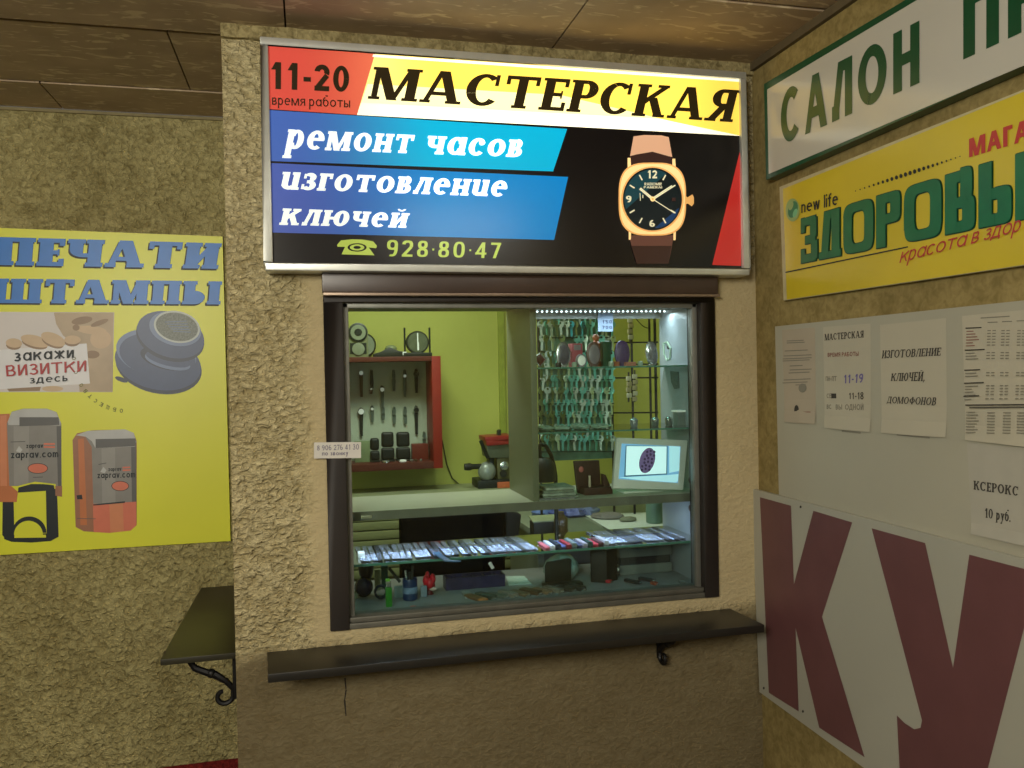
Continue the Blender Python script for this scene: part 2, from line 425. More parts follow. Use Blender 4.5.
    if ch == '5':
        P.rect(.08, 1-Nn*1.1, .52, 1); P.rect(.06, .5, .06+T, 1); P.arc(.26, .3, .3, .3, -150, 130); return P.p, .58
    if ch == '7':
        P.rect(0, 1-Nn*1.1, .54, 1); P.dia(.13, .54-T, T, 0, .95); return P.p, .54
    if ch == '8':
        P.arc(.28, .75, .25, .25, 0, 360); P.arc(.28, .27, .28, .27, 0, 360); return P.p, .56
    if ch == '-': P.rect(.03, .33, .3, .33+max(Nn, .09)); return P.p, .33
    if ch == '.': P.rect(.04, 0, .04+max(T*.8, .1), max(T*.8, .1)); return P.p, .2
    if ch == ',': P.rect(.04, 0, .04+T*.8, T*.8); P.dia(0, .04, T*.5, -.15, 0); return P.p, .2
    if ch == '·': P.rect(.02, .42, .12, .54); return P.p, .14
    if ch == 'n':
        h = xh; P.rect(0, 0, T, h); P.arc(.22, h*.55, .22, h*.45, 0, 180); P.rect(.44-T, 0, .44, h*.56); return P.p, .46
    if ch == 'm':
        h = xh
        P.rect(0, 0, T, h)
        for x in (0, .3): P.arc(x+.17+T/4, h*.6, .17+T/4, h*.4, 0, 180); P.rect(x+.34-T/2, 0, x+.34+T/2, h*.6)
        return P.p, .68
    if ch == 'w':
        for a, b in ((.12, 0), (.12, .25), (.4, .25), (.4, .52)): P.dia(a, b, T, 0, xh)
        return P.p, .66
    if ch == 'v':
        P.dia(.18, 0, T, 0, xh); P.dia(.18, .36, T, 0, xh); return P.p, .36+T
    if ch == 'z':
        P.rect(0, 0, .42, Nn); P.rect(0, xh-Nn, .42, xh); P.dia(0, .42-T, T, 0, xh); return P.p, .44
    if ch == 'r':
        P.rect(0, 0, T, xh); P.arc(.26, xh*.6, .26, xh*.4, 70, 180); return P.p, .34
    if ch == 'l': P.rect(0, 0, T, 1); return P.p, T
    if ch == 'i': P.rect(0, 0, T, xh); P.rect(0, .86, T, 1); return P.p, T
    if ch == 'f':
        P.rect(.1, 0, .1+T, .8); P.arc(.34, .76, .24, .24, 80, 180); P.rect(0, xh-Nn, .34, xh); return P.p, .36
    if ch == 'I': P.stem(g); return P.p, T+2*g
    if ch == 'D':
        P.stem(g); P.rect(g, 0, g+.25, Nn); P.rect(g, 1-Nn, g+.25, 1); P.arc(g+.22, .5, .36, .5, -90, 90); return P.p, g+.6
    if ch == 'R':
        P.stem(g); r = .28; P.rect(g, 1-Nn, g+.3, 1); P.rect(g, 1-2*r, g+.3, 1-2*r+Nn); P.arc(g+.3, 1-r, r, r, -90, 90); P.dia(g+.42, g+.2, T, 0, .48); return P.p, g+.6
    if ch == 'N':
        P.stem(g); P.stem(g+.45); P.dia(g+.4, g, T, 0, 1); return P.p, g*2+.45+T
    return P.p, .5*k

def lay(text, T=.16, Nn=None, ser=0, st=None, xh=.7, gap=.09, n=2.0, cursive=False, sp=.36):
    Nn = T if Nn is None else Nn; st = Nn if st is None else st
    x = 0; out = []
    for ch in text:
        if ch == ' ': x += sp; continue
        ps, w = glyph(ch, T, Nn, ser, st, xh, n, cursive)
        out += [[(x+a, b) for a, b in p] for p in ps]; x += w+gap
    return out, x-gap

def letter(name, text, fn, bl, br, tl, tr, m, parent, off, vtop=1.0, mb=None, mi=0, shift=(0, 0), **kw):
    """write text on the plane fn (pixel -> point of that plane) inside a quad; off lifts it off the board"""
    ps, W = lay(text, **kw)
    if mb is None and ' ' in text:
        words = []; x0 = 0
        for i, wd in enumerate(text.split(' ')):
            pw_, ww = lay(wd, **kw); words.append((wd, x0, x0+ww)); x0 += ww+kw.get('gap', .09)+kw.get('sp', .36)
        A, B, C, D = [Vector((*p, 0)) for p in (bl, br, tl, tr)]
        o = None
        for wd, a, b in words:
            a, b = a/W, b/W
            q = [A.lerp(B, a), A.lerp(B, b), C.lerp(D, a), C.lerp(D, b)]
            o = letter(name, wd, fn, *[(v.x, v.y) for v in q], m, parent, off, vtop, None, 0, shift, **kw)
        return o
    sh = lambda p: fn(p[0]+shift[0], p[1]+shift[1])
    A, B, C, D = sh(bl), sh(br), sh(tl), sh(tr)
    own = mb is None
    if own: mb = MB()
    mb.flat = True
    off = Vector(off); e = off.normalized()*2e-5
    for i, p in enumerate(ps):
        pts = []
        for x, y in p:
            a, b = x/W, y/vtop
            pts.append(A*(1-a)*(1-b)+B*a*(1-b)+C*(1-a)*b+D*a*b+off+e*(i % 25))
        nrm = Vector((0, 0, 0))
        for q in range(len(pts)): nrm += (pts[q]-pts[0]).cross(pts[(q+1) % len(pts)]-pts[0])
        if nrm.dot(off) < 0: pts.reverse()
        mb.poly(pts, mi)
    return mb.build(name, m, parent) if own else mb

def pic(fn, off, out=None):
    """collects flat printed shapes on a board, each a little above the last"""
    class Pic(MB):
        k = 0
        def shape(s, pts, mi):
            s.k += 1; o = Vector(off)*(1+.05*s.k)
            q = [fn(*p)+o for p in pts]
            nrm = Vector((0, 0, 0))
            for i in range(1, len(q)-1): nrm += (q[i]-q[0]).cross(q[i+1]-q[0])
            if nrm.dot(o) < 0: q.reverse()
            s.poly(q, mi)
        def oval(s, cx, cy, rx, ry, mi, rot=0, n=28, p=2.0, a0=0, a1=360):
            c, d = math.cos(math.radians(rot)), math.sin(math.radians(rot)); e = 2/p; pts = []
            full = a1-a0 == 360
            for i in range(n if full else n+1):
                t = math.radians(a0+(a1-a0)*i/n); u = math.copysign(abs(math.cos(t))**e, math.cos(t))*rx; v = math.copysign(abs(math.sin(t))**e, math.sin(t))*ry
                pts.append((cx+u*c-v*d, cy+u*d+v*c))
            s.shape(pts, mi)
        def stroke(s, x0, y0, x1, y1, w, mi):
            dx, dy = x1-x0, y1-y0; l = math.hypot(dx, dy); a, b = -dy/l*w/2, dx/l*w/2
            s.shape([(x0+a, y0+b), (x1+a, y1+b), (x1-a, y1-b), (x0-a, y0-b)], mi)
    p = Pic(); p.flat = True
    return p

# ================================================================== THE SETTING
PLASTER = (176, 160, 112)
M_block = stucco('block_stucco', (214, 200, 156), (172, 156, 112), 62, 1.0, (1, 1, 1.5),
                 zone=[(-.005, 1.2, .99, 1.86, (184, 168, 130), .03, .9), (-.6, 1.3, .3, .985, (92, 80, 58), .03, .85)], dist=.05)  # lower zone paints the shade under the shelf onto smooth plaster
M_left = stucco('left_stucco', (200, 188, 134), (158, 146, 98), 72, 1.0, (1, 1, 1), dist=.042)
M_right = stucco('right_stucco', (160, 142, 92), (130, 114, 70), 60, .3, (1, 1, 1), dist=.006)

# kiosk wall with its window opening
WX0, WX1, WZ0, WZ1 = .0385, 1.0055, 1.0245, 1.834
def rough_grid(mb, x0, x1, z0, z1, y, n=1): mb.poly([(x0, y, z0), (x1, y, z0), (x1, y, z1), (x0, y, z1)])
w = MB()
for a in ((XL, WX0, 0, ZC), (WX1, XR, 0, ZC), (WX0, WX1, 0, WZ0), (WX0, WX1, WZ1, ZC)):
    w.box(a[0], YF, a[2], a[1], YF+.07, a[3])
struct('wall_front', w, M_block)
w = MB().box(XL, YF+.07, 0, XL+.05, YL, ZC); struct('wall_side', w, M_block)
w = MB().box(-2.6, YL, 0, XL+.05, YL+.08, ZC); struct('wall_left', w, M_left)
w = MB().box(XR, -1.6, 0, XR+.08, YF+.07, ZC); struct('wall_right', w, M_right)
M_floor = mat('floor_tiles', (92, 86, 76), .6)
w = MB().box(-2.6, -1.6, -.05, XR+.08, YB+.08, 0); struct('floor', w, M_floor)

struct('wall_rear_unseen', MB().box(-2.6, -1.68, 0, XR+.08, -1.6, ZC), M_left)  # unseen wall, added so the window pane reflects an even dark
struct('wall_far_left_unseen', MB().box(-2.68, -1.68, 0, -2.6, YL+.08, ZC), M_left)  # also unseen, added to close off the bright gap in the reflection
# plank ceiling with dark gaps
def ceil_mat():
    m = mat('ceiling_planks', (172, 150, 122), .7, var=.18, vscale=6)
    nt = m.node_tree; b = nt.nodes['Principled BSDF']; L = nt.links.new
    src = b.inputs['Base Color'].links[0].from_socket
    g = N(nt, 'ShaderNodeNewGeometry'); mp = N(nt, 'ShaderNodeMapping'); mp.inputs['Scale'].default_value = (5, 15, 1)
    L(g.outputs['Position'], mp.inputs[0])
    n = N(nt, 'ShaderNodeTexNoise', Scale=2.6, Detail=2.0, Distortion=1.6); L(mp.outputs[0], n.inputs['Vector'])
    r = N(nt, 'ShaderNodeValToRGB'); r.color_ramp.elements[0].position = .58; r.color_ramp.elements[1].position = .66
    L(n.outputs['Fac'], r.inputs[0])
    mx = N(nt, 'ShaderNodeMix', data_type='RGBA'); mx.inputs[7].default_value = (*lin((214, 196, 160)), 1)
    ml = N(nt, 'ShaderNodeMath', operation='MULTIPLY'); ml.inputs[1].default_value = .8
    L(r.outputs[0], ml.inputs[0]); L(ml.outputs[0], mx.inputs[0]); L(src, mx.inputs[6]); L(mx.outputs[2], b.inputs['Base Color'])
    return m
M_ceil = ceil_mat()
M_gap = mat('ceiling_gap', (30, 25, 19), .9)
ya = atz(100, 86, ZC).y; yb = atz(100, 28, ZC).y
pw = ya-yb
edges = [YL, ya, yb]
while edges[-1] > -1.5: edges.append(edges[-1]-pw)
w = MB(); w.box(-2.6, -1.6, ZC+.014, XR+.08, YL, ZC+.05, 1)
for k in range(len(edges)-1):
    y1, y0 = edges[k], edges[k+1]
    off = (-.66, -.29, -.03, .15)[k % 4]
    xs = [-2.6] + [x for x in (off-1.3, off, off+.62, off+1.24) if -2.6 < x < XR] + [XR]
    for a, b in zip(xs[:-1], xs[1:]):
        w.box(a+.002, y0+.004, ZC+(.003 if k % 2 else 0), b-.002, y1-(.004 if k % 2 else .016), ZC+.02, 0)
struct('ceiling', w, [M_ceil, M_gap])
# rough mortar ledge where the kiosk wall meets the ceiling, and the ragged edge strip of the corner
w = MB(); n = 44
for i in range(n):
    x0, x1 = XL+(XR-XL)*i/n, XL+(XR-XL)*(i+1)/n
    t0 = .012+.007*noise.noise((i*.7, 0, 0)); t1 = .012+.007*noise.noise(((i+1)*.7, 0, 0))
    w.hexa([(x0, YF-t0, ZC-.022-t0*.6), (x1, YF-t1, ZC-.022-t1*.6), (x1, YF+.002, ZC-.03), (x0, YF+.002, ZC-.03), (x0, YF-t0, ZC), (x1, YF-t1, ZC), (x1, YF+.002, ZC), (x0, YF+.002, ZC)])
struct('trim_1', w, stucco('mortar', (170, 156, 112), (112, 100, 66), 90, .8, dist=.01), smooth=True)
w = MB().box(XR-.012, -1.6, ZC-.02, XR, YF-.012, ZC); struct('trim_2', w, mat('corner_trim', (92, 80, 56), .8))
w = MB().box(-2.6, YL-.008, ZC-.008, XL, YL, ZC); struct('trim_3', w, mat('pale_trim', (140, 128, 92), .8))
# red painted band low on the recessed wall
zr = aty(200, 760, YL).z
w = MB(); n = 30
for i in range(n):
    x0, x1 = -2.6+(XL+2.6)*i/n, -2.6+(XL+2.6)*(i+1)/n
    w.box(x0, YL-.003, 0, x1, YL, zr-.008+.006*noise.noise((i*2.3, 1, 0)))
struct('baseboard_left', w, stucco('red_paint', (140, 44, 42), (92, 28, 30), 85, .9, dist=.014))
# crack in the plaster below the shelf
w = MB(); p0 = [aty(345, 678, YF), aty(346, 690, YF), aty(344.6, 700, YF), aty(346, 716, YF)]
for a, b in zip(p0[:-1], p0[1:]): w.poly([a+Vector((-.002, -.0006, 0)), b+Vector((-.001, -.0006, 0)), b+Vector((.001, -.0006, 0)), a+Vector((.002, -.0006, 0))])
struct('trim_4', w, mat('crack', (38, 32, 24), .9))

# ================================================================== WINDOW
M_frame = mat('brown_frame', (34, 27, 22), .6, var=.2, vscale=12)
M_alu = mat('aluminium', (150, 150, 142), .4, metal=.7, var=.08)
M_alud = mat('dull_aluminium', (120, 120, 112), .45, metal=.5, var=.1)
M_glass = glass_mat('window_glass', (236, 244, 240), .05)
win = bpy.data.objects.new('window_1', None); COL.objects.link(win); win.location = (.53, YF, WZ0); WL[win.name] = Vector((.53, YF, WZ0)); win['kind'] = 'structure'
yo = YF-.012
xi0, xi1 = aty(346, 450, yo).x, aty(703, 450, yo).x
zi1 = 1.772
f = MB()
f.box(WX0, yo, WZ0, xi0, YF+.07, zi1); f.box(xi1, yo, WZ0, WX1, YF+.07, zi1)
f.box(WX0, yo, zi1, WX1, YF+.07, aty(500, 295, yo).z)
f.build('window_frame', M_frame, win, bevel=.003)
h0, h1 = aty(500, 295, yo-.02).z, aty(500, 277, yo-.02).z
MB().box(WX0-.002, yo-.022, h0+.004, WX1, YF, h1+.02).build('header_board', mat('header_brown', (62, 46, 38), .35, var=.2, vscale=10), win, bevel=.004)
MB().box(WX0, yo-.026, h0-.003, WX1+.002, yo, h0+.004).build('drip_edge', mat('bronze_edge', (130, 112, 96), .35, metal=.5), win, bevel=.001)
# aluminium sash
zs0 = 1.0465
f = MB(); f.box(xi0, YF+.01, zs0, xi0+.013, YF+.035, zi1); f.box(xi1-.013, YF+.01, zs0, xi1, YF+.035, zi1)
f.box(xi0, YF+.01, zi1-.012, xi1, YF+.035, zi1)
f.build('sash', M_alud, win, bevel=.002)
f = MB(); f.box(xi0-.002, yo+.004, WZ0, xi1+.002, YF+.05, zs0-.009); f.box(xi0, yo+.012, zs0-.009, xi1, YF+.05, zs0-.006); f.box(xi0, yo+.008, zs0-.006, xi1, YF+.05, zs0+.003)
f.build('sliding_track', mat('track_grey', (96, 94, 84), .45, metal=.3), win, bevel=.002)
MB().box(xi0+.005, YF+.02, zs0+.002, xi1-.005, YF+.024, zi1-.002).build('pane', M_glass, win)

# ================================================================== LIGHTBOX SIGN
YS = 1.885
def fs(x, y): return aty(x, y, YS)
c = [fs(262, 38), fs(745, 72), fs(749, 275), fs(263, 271)]
sx0, sx1 = (c[0].x+c[3].x)/2, (c[1].x+c[2].x)/2; sz1, sz0 = (c[0].z+c[1].z)/2, (c[2].z+c[3].z)/2
sign = thing('lightbox_sign', 'wide backlit watch workshop sign in silver frame above the kiosk window', 'sign', ((sx0+sx1)/2, YF, sz0))
fwid = .017
f = MB()
for b in ((sx0, sz0, sx1, sz0+fwid), (sx0, sz1-fwid, sx1, sz1), (sx0, sz0+fwid, sx0+fwid, sz1-fwid), (sx1-fwid, sz0+fwid, sx1, sz1-fwid)):
    f.box(b[0], YS-.006, b[1], b[2], YF, b[3])
f.build('frame', mat('silver_profile', (206, 208, 202), .32, metal=.6, var=.06), sign, bevel=.003)

def lit(name, rgb, k=1.0, rgb2=None):
    """backlit acrylic: tube glow painted into the emission, brightest at middle and top, dimmer ends"""
    m = bpy.data.materials.new(name); m.use_nodes = True
    nt = m.node_tree; b = nt.nodes['Principled BSDF']; L = nt.links.new
    b.inputs['Roughness'].default_value = .22
    g = N(nt, 'ShaderNodeNewGeometry'); s = N(nt, 'ShaderNodeSeparateXYZ'); L(g.outputs['Position'], s.inputs[0])
    mr = N(nt, 'ShaderNodeMapRange', interpolation_type='SMOOTHSTEP'); mr.inputs[1].default_value = sx0+.12; mr.inputs[2].default_value = sx0+.42
    mr.inputs[3].default_value = .42; mr.inputs[4].default_value = 1.0
    m2 = N(nt, 'ShaderNodeMapRange', interpolation_type='SMOOTHSTEP'); m2.inputs[1].default_value = sx1-.22; m2.inputs[2].default_value = sx1-.03
    m2.inputs[3].default_value = 1.0; m2.inputs[4].default_value = .62
    m3 = N(nt, 'ShaderNodeMapRange'); m3.inputs[1].default_value = sz0; m3.inputs[2].default_value = sz1-.1
    m3.inputs[3].default_value = .55; m3.inputs[4].default_value = 1.05
    for q, a in ((mr, 0), (m2, 0), (m3, 2)): L(s.outputs[a], q.inputs[0])
    p1 = N(nt, 'ShaderNodeMath', operation='MULTIPLY'); p2 = N(nt, 'ShaderNodeMath', operation='MULTIPLY'); p3 = N(nt, 'ShaderNodeMath', operation='MULTIPLY')
    L(mr.outputs[0], p1.inputs[0]); L(m2.outputs[0], p1.inputs[1]); L(p1.outputs[0], p2.inputs[0]); L(m3.outputs[0], p2.inputs[1])
    L(p2.outputs[0], p3.inputs[0]); p3.inputs[1].default_value = k
    L(p3.outputs[0], b.inputs['Emission Strength'])
    if rgb2:
        mx = N(nt, 'ShaderNodeMix', data_type='RGBA'); mx.inputs[6].default_value = (*lin(rgb2), 1); mx.inputs[7].default_value = (*lin(rgb), 1)
        mf = N(nt, 'ShaderNodeMapRange', interpolation_type='SMOOTHSTEP'); mf.inputs[1].default_value = sx0+.05; mf.inputs[2].default_value = sx0+.4
        L(s.outputs[0], mf.inputs[0]); L(mf.outputs[0], mx.inputs[0]); L(mx.outputs[2], b.inputs['Base Color']); L(mx.outputs[2], b.inputs['Emission Color'])
    else:
        b.inputs['Base Color'].default_value = (*lin(rgb), 1); b.inputs['Emission Color'].default_value = (*lin(rgb), 1)
    return m
S_black = lit('lit_black', (14, 11, 12), .5); S_red = lit('lit_red', (226, 122, 84), 1.0, (208, 76, 64)); S_yel = lit('lit_yellow', (255, 212, 84), 1.2, (255, 246, 170))
S_blu1 = lit('lit_cyan', (0, 150, 186), 1.15, (62, 96, 176)); S_blu2 = lit('lit_blue', (0, 112, 176), 1.1, (66, 88, 170)); S_dred = lit('lit_dark_red', (190, 44, 40), .75)
S_wht = lit('lit_white', (240, 250, 250), 1.3); S_grn = lit('lit_olive', (170, 190, 84), 1.0); S_dk = lit('lit_ink', (44, 34, 16), .4)
S_cream = lit('lit_blowout_cream', (255, 240, 168), 1.3, (255, 252, 214))
S_pale = lit('lit_blowout_pale', (255, 252, 224), 1.25)
YP = YS+.004
def fp(x, y): return aty(x, y, YP)
OFF = (0, -.0006, 0)
pn = MB(); pn.box(sx0+fwid-.003, YP, sz0+fwid-.003, sx1-fwid+.003, YP+.006, sz1-fwid+.003, 0)
pn.build('panel', [S_black], sign)
P = pic(fp, OFF)
P.shape([(266, 45), (375, 54), (357, 115), (267, 109)], 1)
P.shape([(375, 54), (741, 79), (741, 136), (357, 115)], 2)
P.shape([(373, 54.5), (741, 79.5), (741, 82), (372.5, 57)], 7)
P.shape([(367.5, 84), (560, 95), (700, 128), (741, 136), (357, 115)], 8); P.shape([(361, 103), (660, 119), (741, 136), (357, 115)], 7)  # pale and cream bands paint the lamp's blown-out glow on the yellow
P.shape([(267.5, 110), (567, 129), (553, 171.5), (268.5, 161)], 3)
P.shape([(269, 163), (568, 177), (554, 240), (270, 232.5)], 4)
P.shape([(741, 146), (741, 266), (712, 265)], 5)
P.build('colour_fields', [S_black, S_red, S_yel, S_blu1, S_blu2, S_dred, S_wht, S_pale, S_cream], sign)
LO = (0, -.0022, 0)
SER = dict(T=.2, Nn=.105, ser=.05, st=.085, gap=.045)
letter('lettering', 'МАСТЕРСКАЯ', fp, (367.5, 99), (732, 122.5), (374, 67), (740, 90.5), S_dk, sign, LO, T=.225, Nn=.115, ser=.06, st=.09, gap=.05)
letter('lettering', '11-20', fp, (270, 89), (349, 92.5), (270, 62), (350, 66.5), S_dk, sign, LO, T=.2, Nn=.17, gap=.1)
letter('lettering', 'время работы', fp, (272, 105), (350, 107.8), (272, 97.8), (350, 100.8), S_dk, sign, LO, vtop=.7, T=.11, gap=.1, sp=.3)
SL = dict(T=.2, Nn=.12, ser=.045, st=.1, gap=.06, cursive=True, vtop=.7)
letter('lettering', 'ремонт часов', fp, (284, 149), (521, 157.5), (288, 129.5), (525, 140.5), S_wht, sign, LO, **SL)
letter('lettering', 'изготовление', fp, (279, 189.5), (505, 197), (283, 172), (509, 181), S_wht, sign, LO, **SL)
letter('lettering', 'ключей', fp, (279, 225), (406, 228), (283, 208.5), (410, 213.5), S_wht, sign, LO, **SL)
letter('lettering', '928·80·47', fp, (386, 256.5), (500, 258.5), (387, 240), (501, 243), S_grn, sign, LO, T=.17, Nn=.13, gap=.2, n=2.6)
P = pic(fp, LO)
P.shape([(345, 247), (369, 248), (374.5, 255.5), (341.5, 254.5)], 0); P.shape([(347, 242.5), (367, 243), (369, 248.5), (345, 248)], 0)
P.shape([(337, 245), (341, 240.5), (352, 239.5), (363, 239.8), (373, 241.5), (377, 246), (376, 248.5), (367.5, 247.5), (367, 243.8), (347, 243.2), (346, 247), (337.5, 247)], 0)
P.oval(357, 247.6, 9.5, 4.2, 1); P.oval(357, 247.6, 7.2, 3.1, 0); P.oval(357, 247.6, 3.6, 1.6, 1)
P.build('telephone_symbol', [S_grn, S_black], sign)
# wristwatch picture
def wz(x, y): return fp(610+x/5.69, 130+y/5.69)
G_gold = lit('lit_gold', (214, 160, 92), 1.0); G_goldl = lit('lit_gold_light', (244, 206, 140), 1.0); G_strap = lit('lit_strap', (196, 150, 118), .95)
G_dstrap = lit('lit_dark_strap', (52, 32, 28), .7); G_dial = lit('lit_dial', (20, 58, 66), .75); G_dial2 = lit('lit_dial_dark', (10, 22, 26), .6); G_ivory = lit('lit_ivory', (214, 206, 170), .9)
G_mstrap = lit('lit_mid_strap', (92, 58, 48), .8); G_dialb = lit('lit_dial_blue', (18, 52, 92), .8)
P = pic(wz, LO)
P.shape([(132, 38), (190, 30), (290, 32), (332, 42), (352, 155), (330, 150), (240, 125), (150, 140), (112, 150)], 2)
P.shape([(112, 150), (150, 140), (240, 125), (330, 150), (352, 155), (350, 200), (115, 200)], 3)
P.shape([(105, 600), (360, 600), (345, 690), (330, 762), (150, 762), (128, 690)], 8)
P.shape([(118, 660), (348, 660), (330, 762), (150, 762)], 3)
P.shape([(98, 160), (114, 160), (118, 215), (98, 215)], 1); P.shape([(352, 165), (368, 165), (372, 225), (352, 225)], 1)
P.shape([(104, 575), (118, 575), (116, 625), (104, 625)], 1); P.shape([(358, 575), (372, 575), (370, 628), (358, 628)], 1)
P.shape([(418, 370), (438, 385), (466, 368), (474, 385), (474, 420), (462, 436), (440, 420), (418, 425)], 0)
P.oval(238, 395, 192, 208, 0, p=3.2, n=48); P.oval(238, 395, 184, 200, 1, p=3.2, n=48); P.oval(238, 395, 178, 186, 0, n=48)
P.oval(238, 395, 168, 178, 5, n=48)
P.oval(238, 395, 160, 168, 4, n=48, a0=160, a1=300); P.oval(250, 420, 140, 140, 9, n=30, a0=10, a1=90)
for h_ in range(12):
    if h_ in (0, 3, 6, 9): continue
    a = math.radians(h_*30); P.stroke(238+118*math.sin(a), 395-124*math.cos(a), 238+150*math.sin(a), 395-158*math.cos(a), 8, 6)
P.stroke(238, 395, 350, 322, 15, 6); P.stroke(238, 395, 166, 335, 15, 6); P.stroke(238, 395, 362, 475, 5, 6); P.oval(238, 395, 14, 14, 1)
P.oval(238, 395, 6, 6, 0); P.stroke(166, 362, 168, 405, 4, 6); P.stroke(182, 372, 182, 390, 5, 6); P.shape([(346, 388), (368, 388), (368, 408), (346, 408)], 3)
wp = P.build('watch_picture', [G_gold, G_goldl, G_strap, G_dstrap, G_dial, G_dial2, G_ivory, S_black, G_mstrap, G_dialb], sign)
LW2 = (0, -.0046, 0)
for t_, x0, x1, y0, y1 in (('12', 208, 264, 278, 232), ('9', 86, 118, 414, 376), ('6', 220, 252, 553, 514)):
    letter('numeral', t_, wz, (x0, y0), (x1, y0), (x0, y1), (x1, y1), G_ivory, wp, LW2, T=.2)
letter('lettering', 'RADIOMIR', wz, (192, 318), (290, 318), (192, 302), (290, 302), G_ivory, wp, LW2, T=.16)
letter('lettering', 'PANERAI', wz, (188, 335), (292, 335), (188, 322), (292, 322), G_ivory, wp, LW2, T=.16)

# ================================================================== STAMP SHOP BOARD (recessed wall)
YBD = YL-.012
def fb(x, y): return aty(x, y, YBD)
bd = thing('advertising_board', 'yellow stamp and seal advertising board hung on the recessed left wall', 'sign', fb(110, 548)+Vector((0, .012, 0)))
M_byel = mat('board_yellow', (224, 226, 54), .4, var=.03, vscale=4)
q = [fb(-24, 227), fb(222.5, 236.5), fb(230.5, 541), fb(-24, 556.5)]
MB().prism(q, (0, .011, 0)).build('panel', M_byel, bd)
BO = (0, -.0006, 0); BL_ = (0, -.004, 0)
B_blue = mat('print_blue', (24, 116, 206), .4, var=.06); B_ink = mat('print_ink', (26, 34, 40), .5, var=0)
FAT = dict(T=.3, Nn=.15, ser=.05, st=.15, gap=.05)
for shf, m_, o_ in (((-1.6, 1.6), B_ink, (0, -.0006, 0)), ((0, 0), B_blue, (0, -.0018, 0))):
    letter('lettering', 'ПЕЧАТИ', fb, (-5, 265), (218, 269), (-3, 237), (222, 243.5), m_, bd, o_, shift=shf, **FAT)
    letter('lettering', 'ШТАМПЫ', fb, (-8, 303), (221, 304.5), (-6, 278.5), (223, 281.5), m_, bd, o_, shift=shf, **FAT)
# photograph of a hand with a card
C_bg = mat('photo_pale', (214, 208, 206), .45, var=.05, vscale=3); C_tan = mat('photo_tan', (186, 166, 140), .45, var=.12, vscale=14); C_skin = mat('photo_skin', (206, 180, 148), .45, var=.05)
C_skd = mat('photo_skin_shade', (150, 124, 98), .45, var=.05); C_card = mat('photo_card', (226, 226, 230), .4, var=.02); C_red = mat('print_red', (178, 52, 56), .45, var=0)
def hz(x, y): return fb(x/8.533, 310+y/8.533)
P = pic(hz, BO)
P.shape([(-200, 15), (975, 20), (960, 700), (-200, 700)], 0)
P.shape([(460, 22), (970, 22), (962, 698), (680, 698), (640, 300), (540, 220), (480, 120)], 1)
P.oval(700, 90, 90, 32, 4, -10); P.oval(780, 170, 130, 36, 2, 5); P.oval(850, 110, 80, 22, 3, -20); P.oval(650, 150, 30, 26, 4); P.oval(860, 250, 90, 80, 2, 0); P.oval(790, 380, 60, 34, 4)
P.shape([(-60, 345), (740, 285), (768, 628), (12, 675), (-60, 678)], 5)
for x, y, rx, ry, r in ((120, 282, 70, 40, 5), (300, 265, 125, 48, 14), (455, 250, 110, 52, 22), (620, 255, 70, 38, 0)):
    P.oval(x-4, y+22, rx*.9, ry*.9, 3, r); P.oval(x, y, rx, ry, 2, r)
P.shape([(60, 672), (350, 655), (340, 690), (80, 695)], 4); P.oval(450, 672, 90, 24, 2)
P.build('hand_photo', [C_bg, C_tan, C_skin, C_skd, C_skd, C_card], bd)
for t_, q, m_, w_, vt in (('закажи', ((14.6, 361.6), (74, 357.8), (14.6, 353), (74, 349.8)), B_ink, .13, .7), ('ВИЗИТКИ', ((7, 376.5), (86.5, 371.3), (6, 365.5), (86.5, 360.4)), C_red, .13, 1.0), ('здесь', ((30, 383.6), (68, 381), (30, 378.2), (68, 375.4)), B_ink, .12, .7)):
    letter('lettering', t_, fb, *q, m_, bd, BL_, vtop=vt, T=w_, gap=.13)
# round seal picture
D1 = mat('seal_slate', (66, 82, 118), .4, var=.06); D2 = mat('seal_light', (112, 130, 166), .4, var=.05); D3 = mat('seal_dark', (40, 50, 74), .4, var=.05); D4 = mat('seal_face', (128, 134, 128), .45, var=.3, vscale=220); D5 = mat('seal_ring', (186, 194, 190), .4, var=.05)
def sz(x, y): return fb(x/3.938, 220+y/3.938)
P = pic(sz, BO)
P.oval(478, 628, 26, 9, 2, 20); P.oval(625, 575, 172, 108, 2, 12, n=40); P.oval(622, 562, 172, 106, 0, 12, n=40); P.oval(615, 525, 160, 92, 1, 12, n=40); P.oval(620, 535, 152, 86, 0, 12, n=40)
P.oval(650, 545, 100, 42, 2, 15); P.oval(660, 556, 92, 30, 1, 14); P.oval(662, 548, 90, 26, 0, 14)
P.oval(670, 462, 138, 92, 2, 18, n=40); P.oval(672, 452, 136, 88, 0, 18, n=40); P.oval(690, 428, 104, 66, 1, 14, n=36); P.oval(697, 421, 92, 62, 4, 12, n=36); P.oval(697, 421, 84, 55, 3, 12, n=36)
for k_ in range(5): P.stroke(650+k_*8, 402+k_*9, 735+k_*4, 398+k_*11, 3, 1)
P.build('seal_picture', [D1, D2, D3, D4, D5], bd)
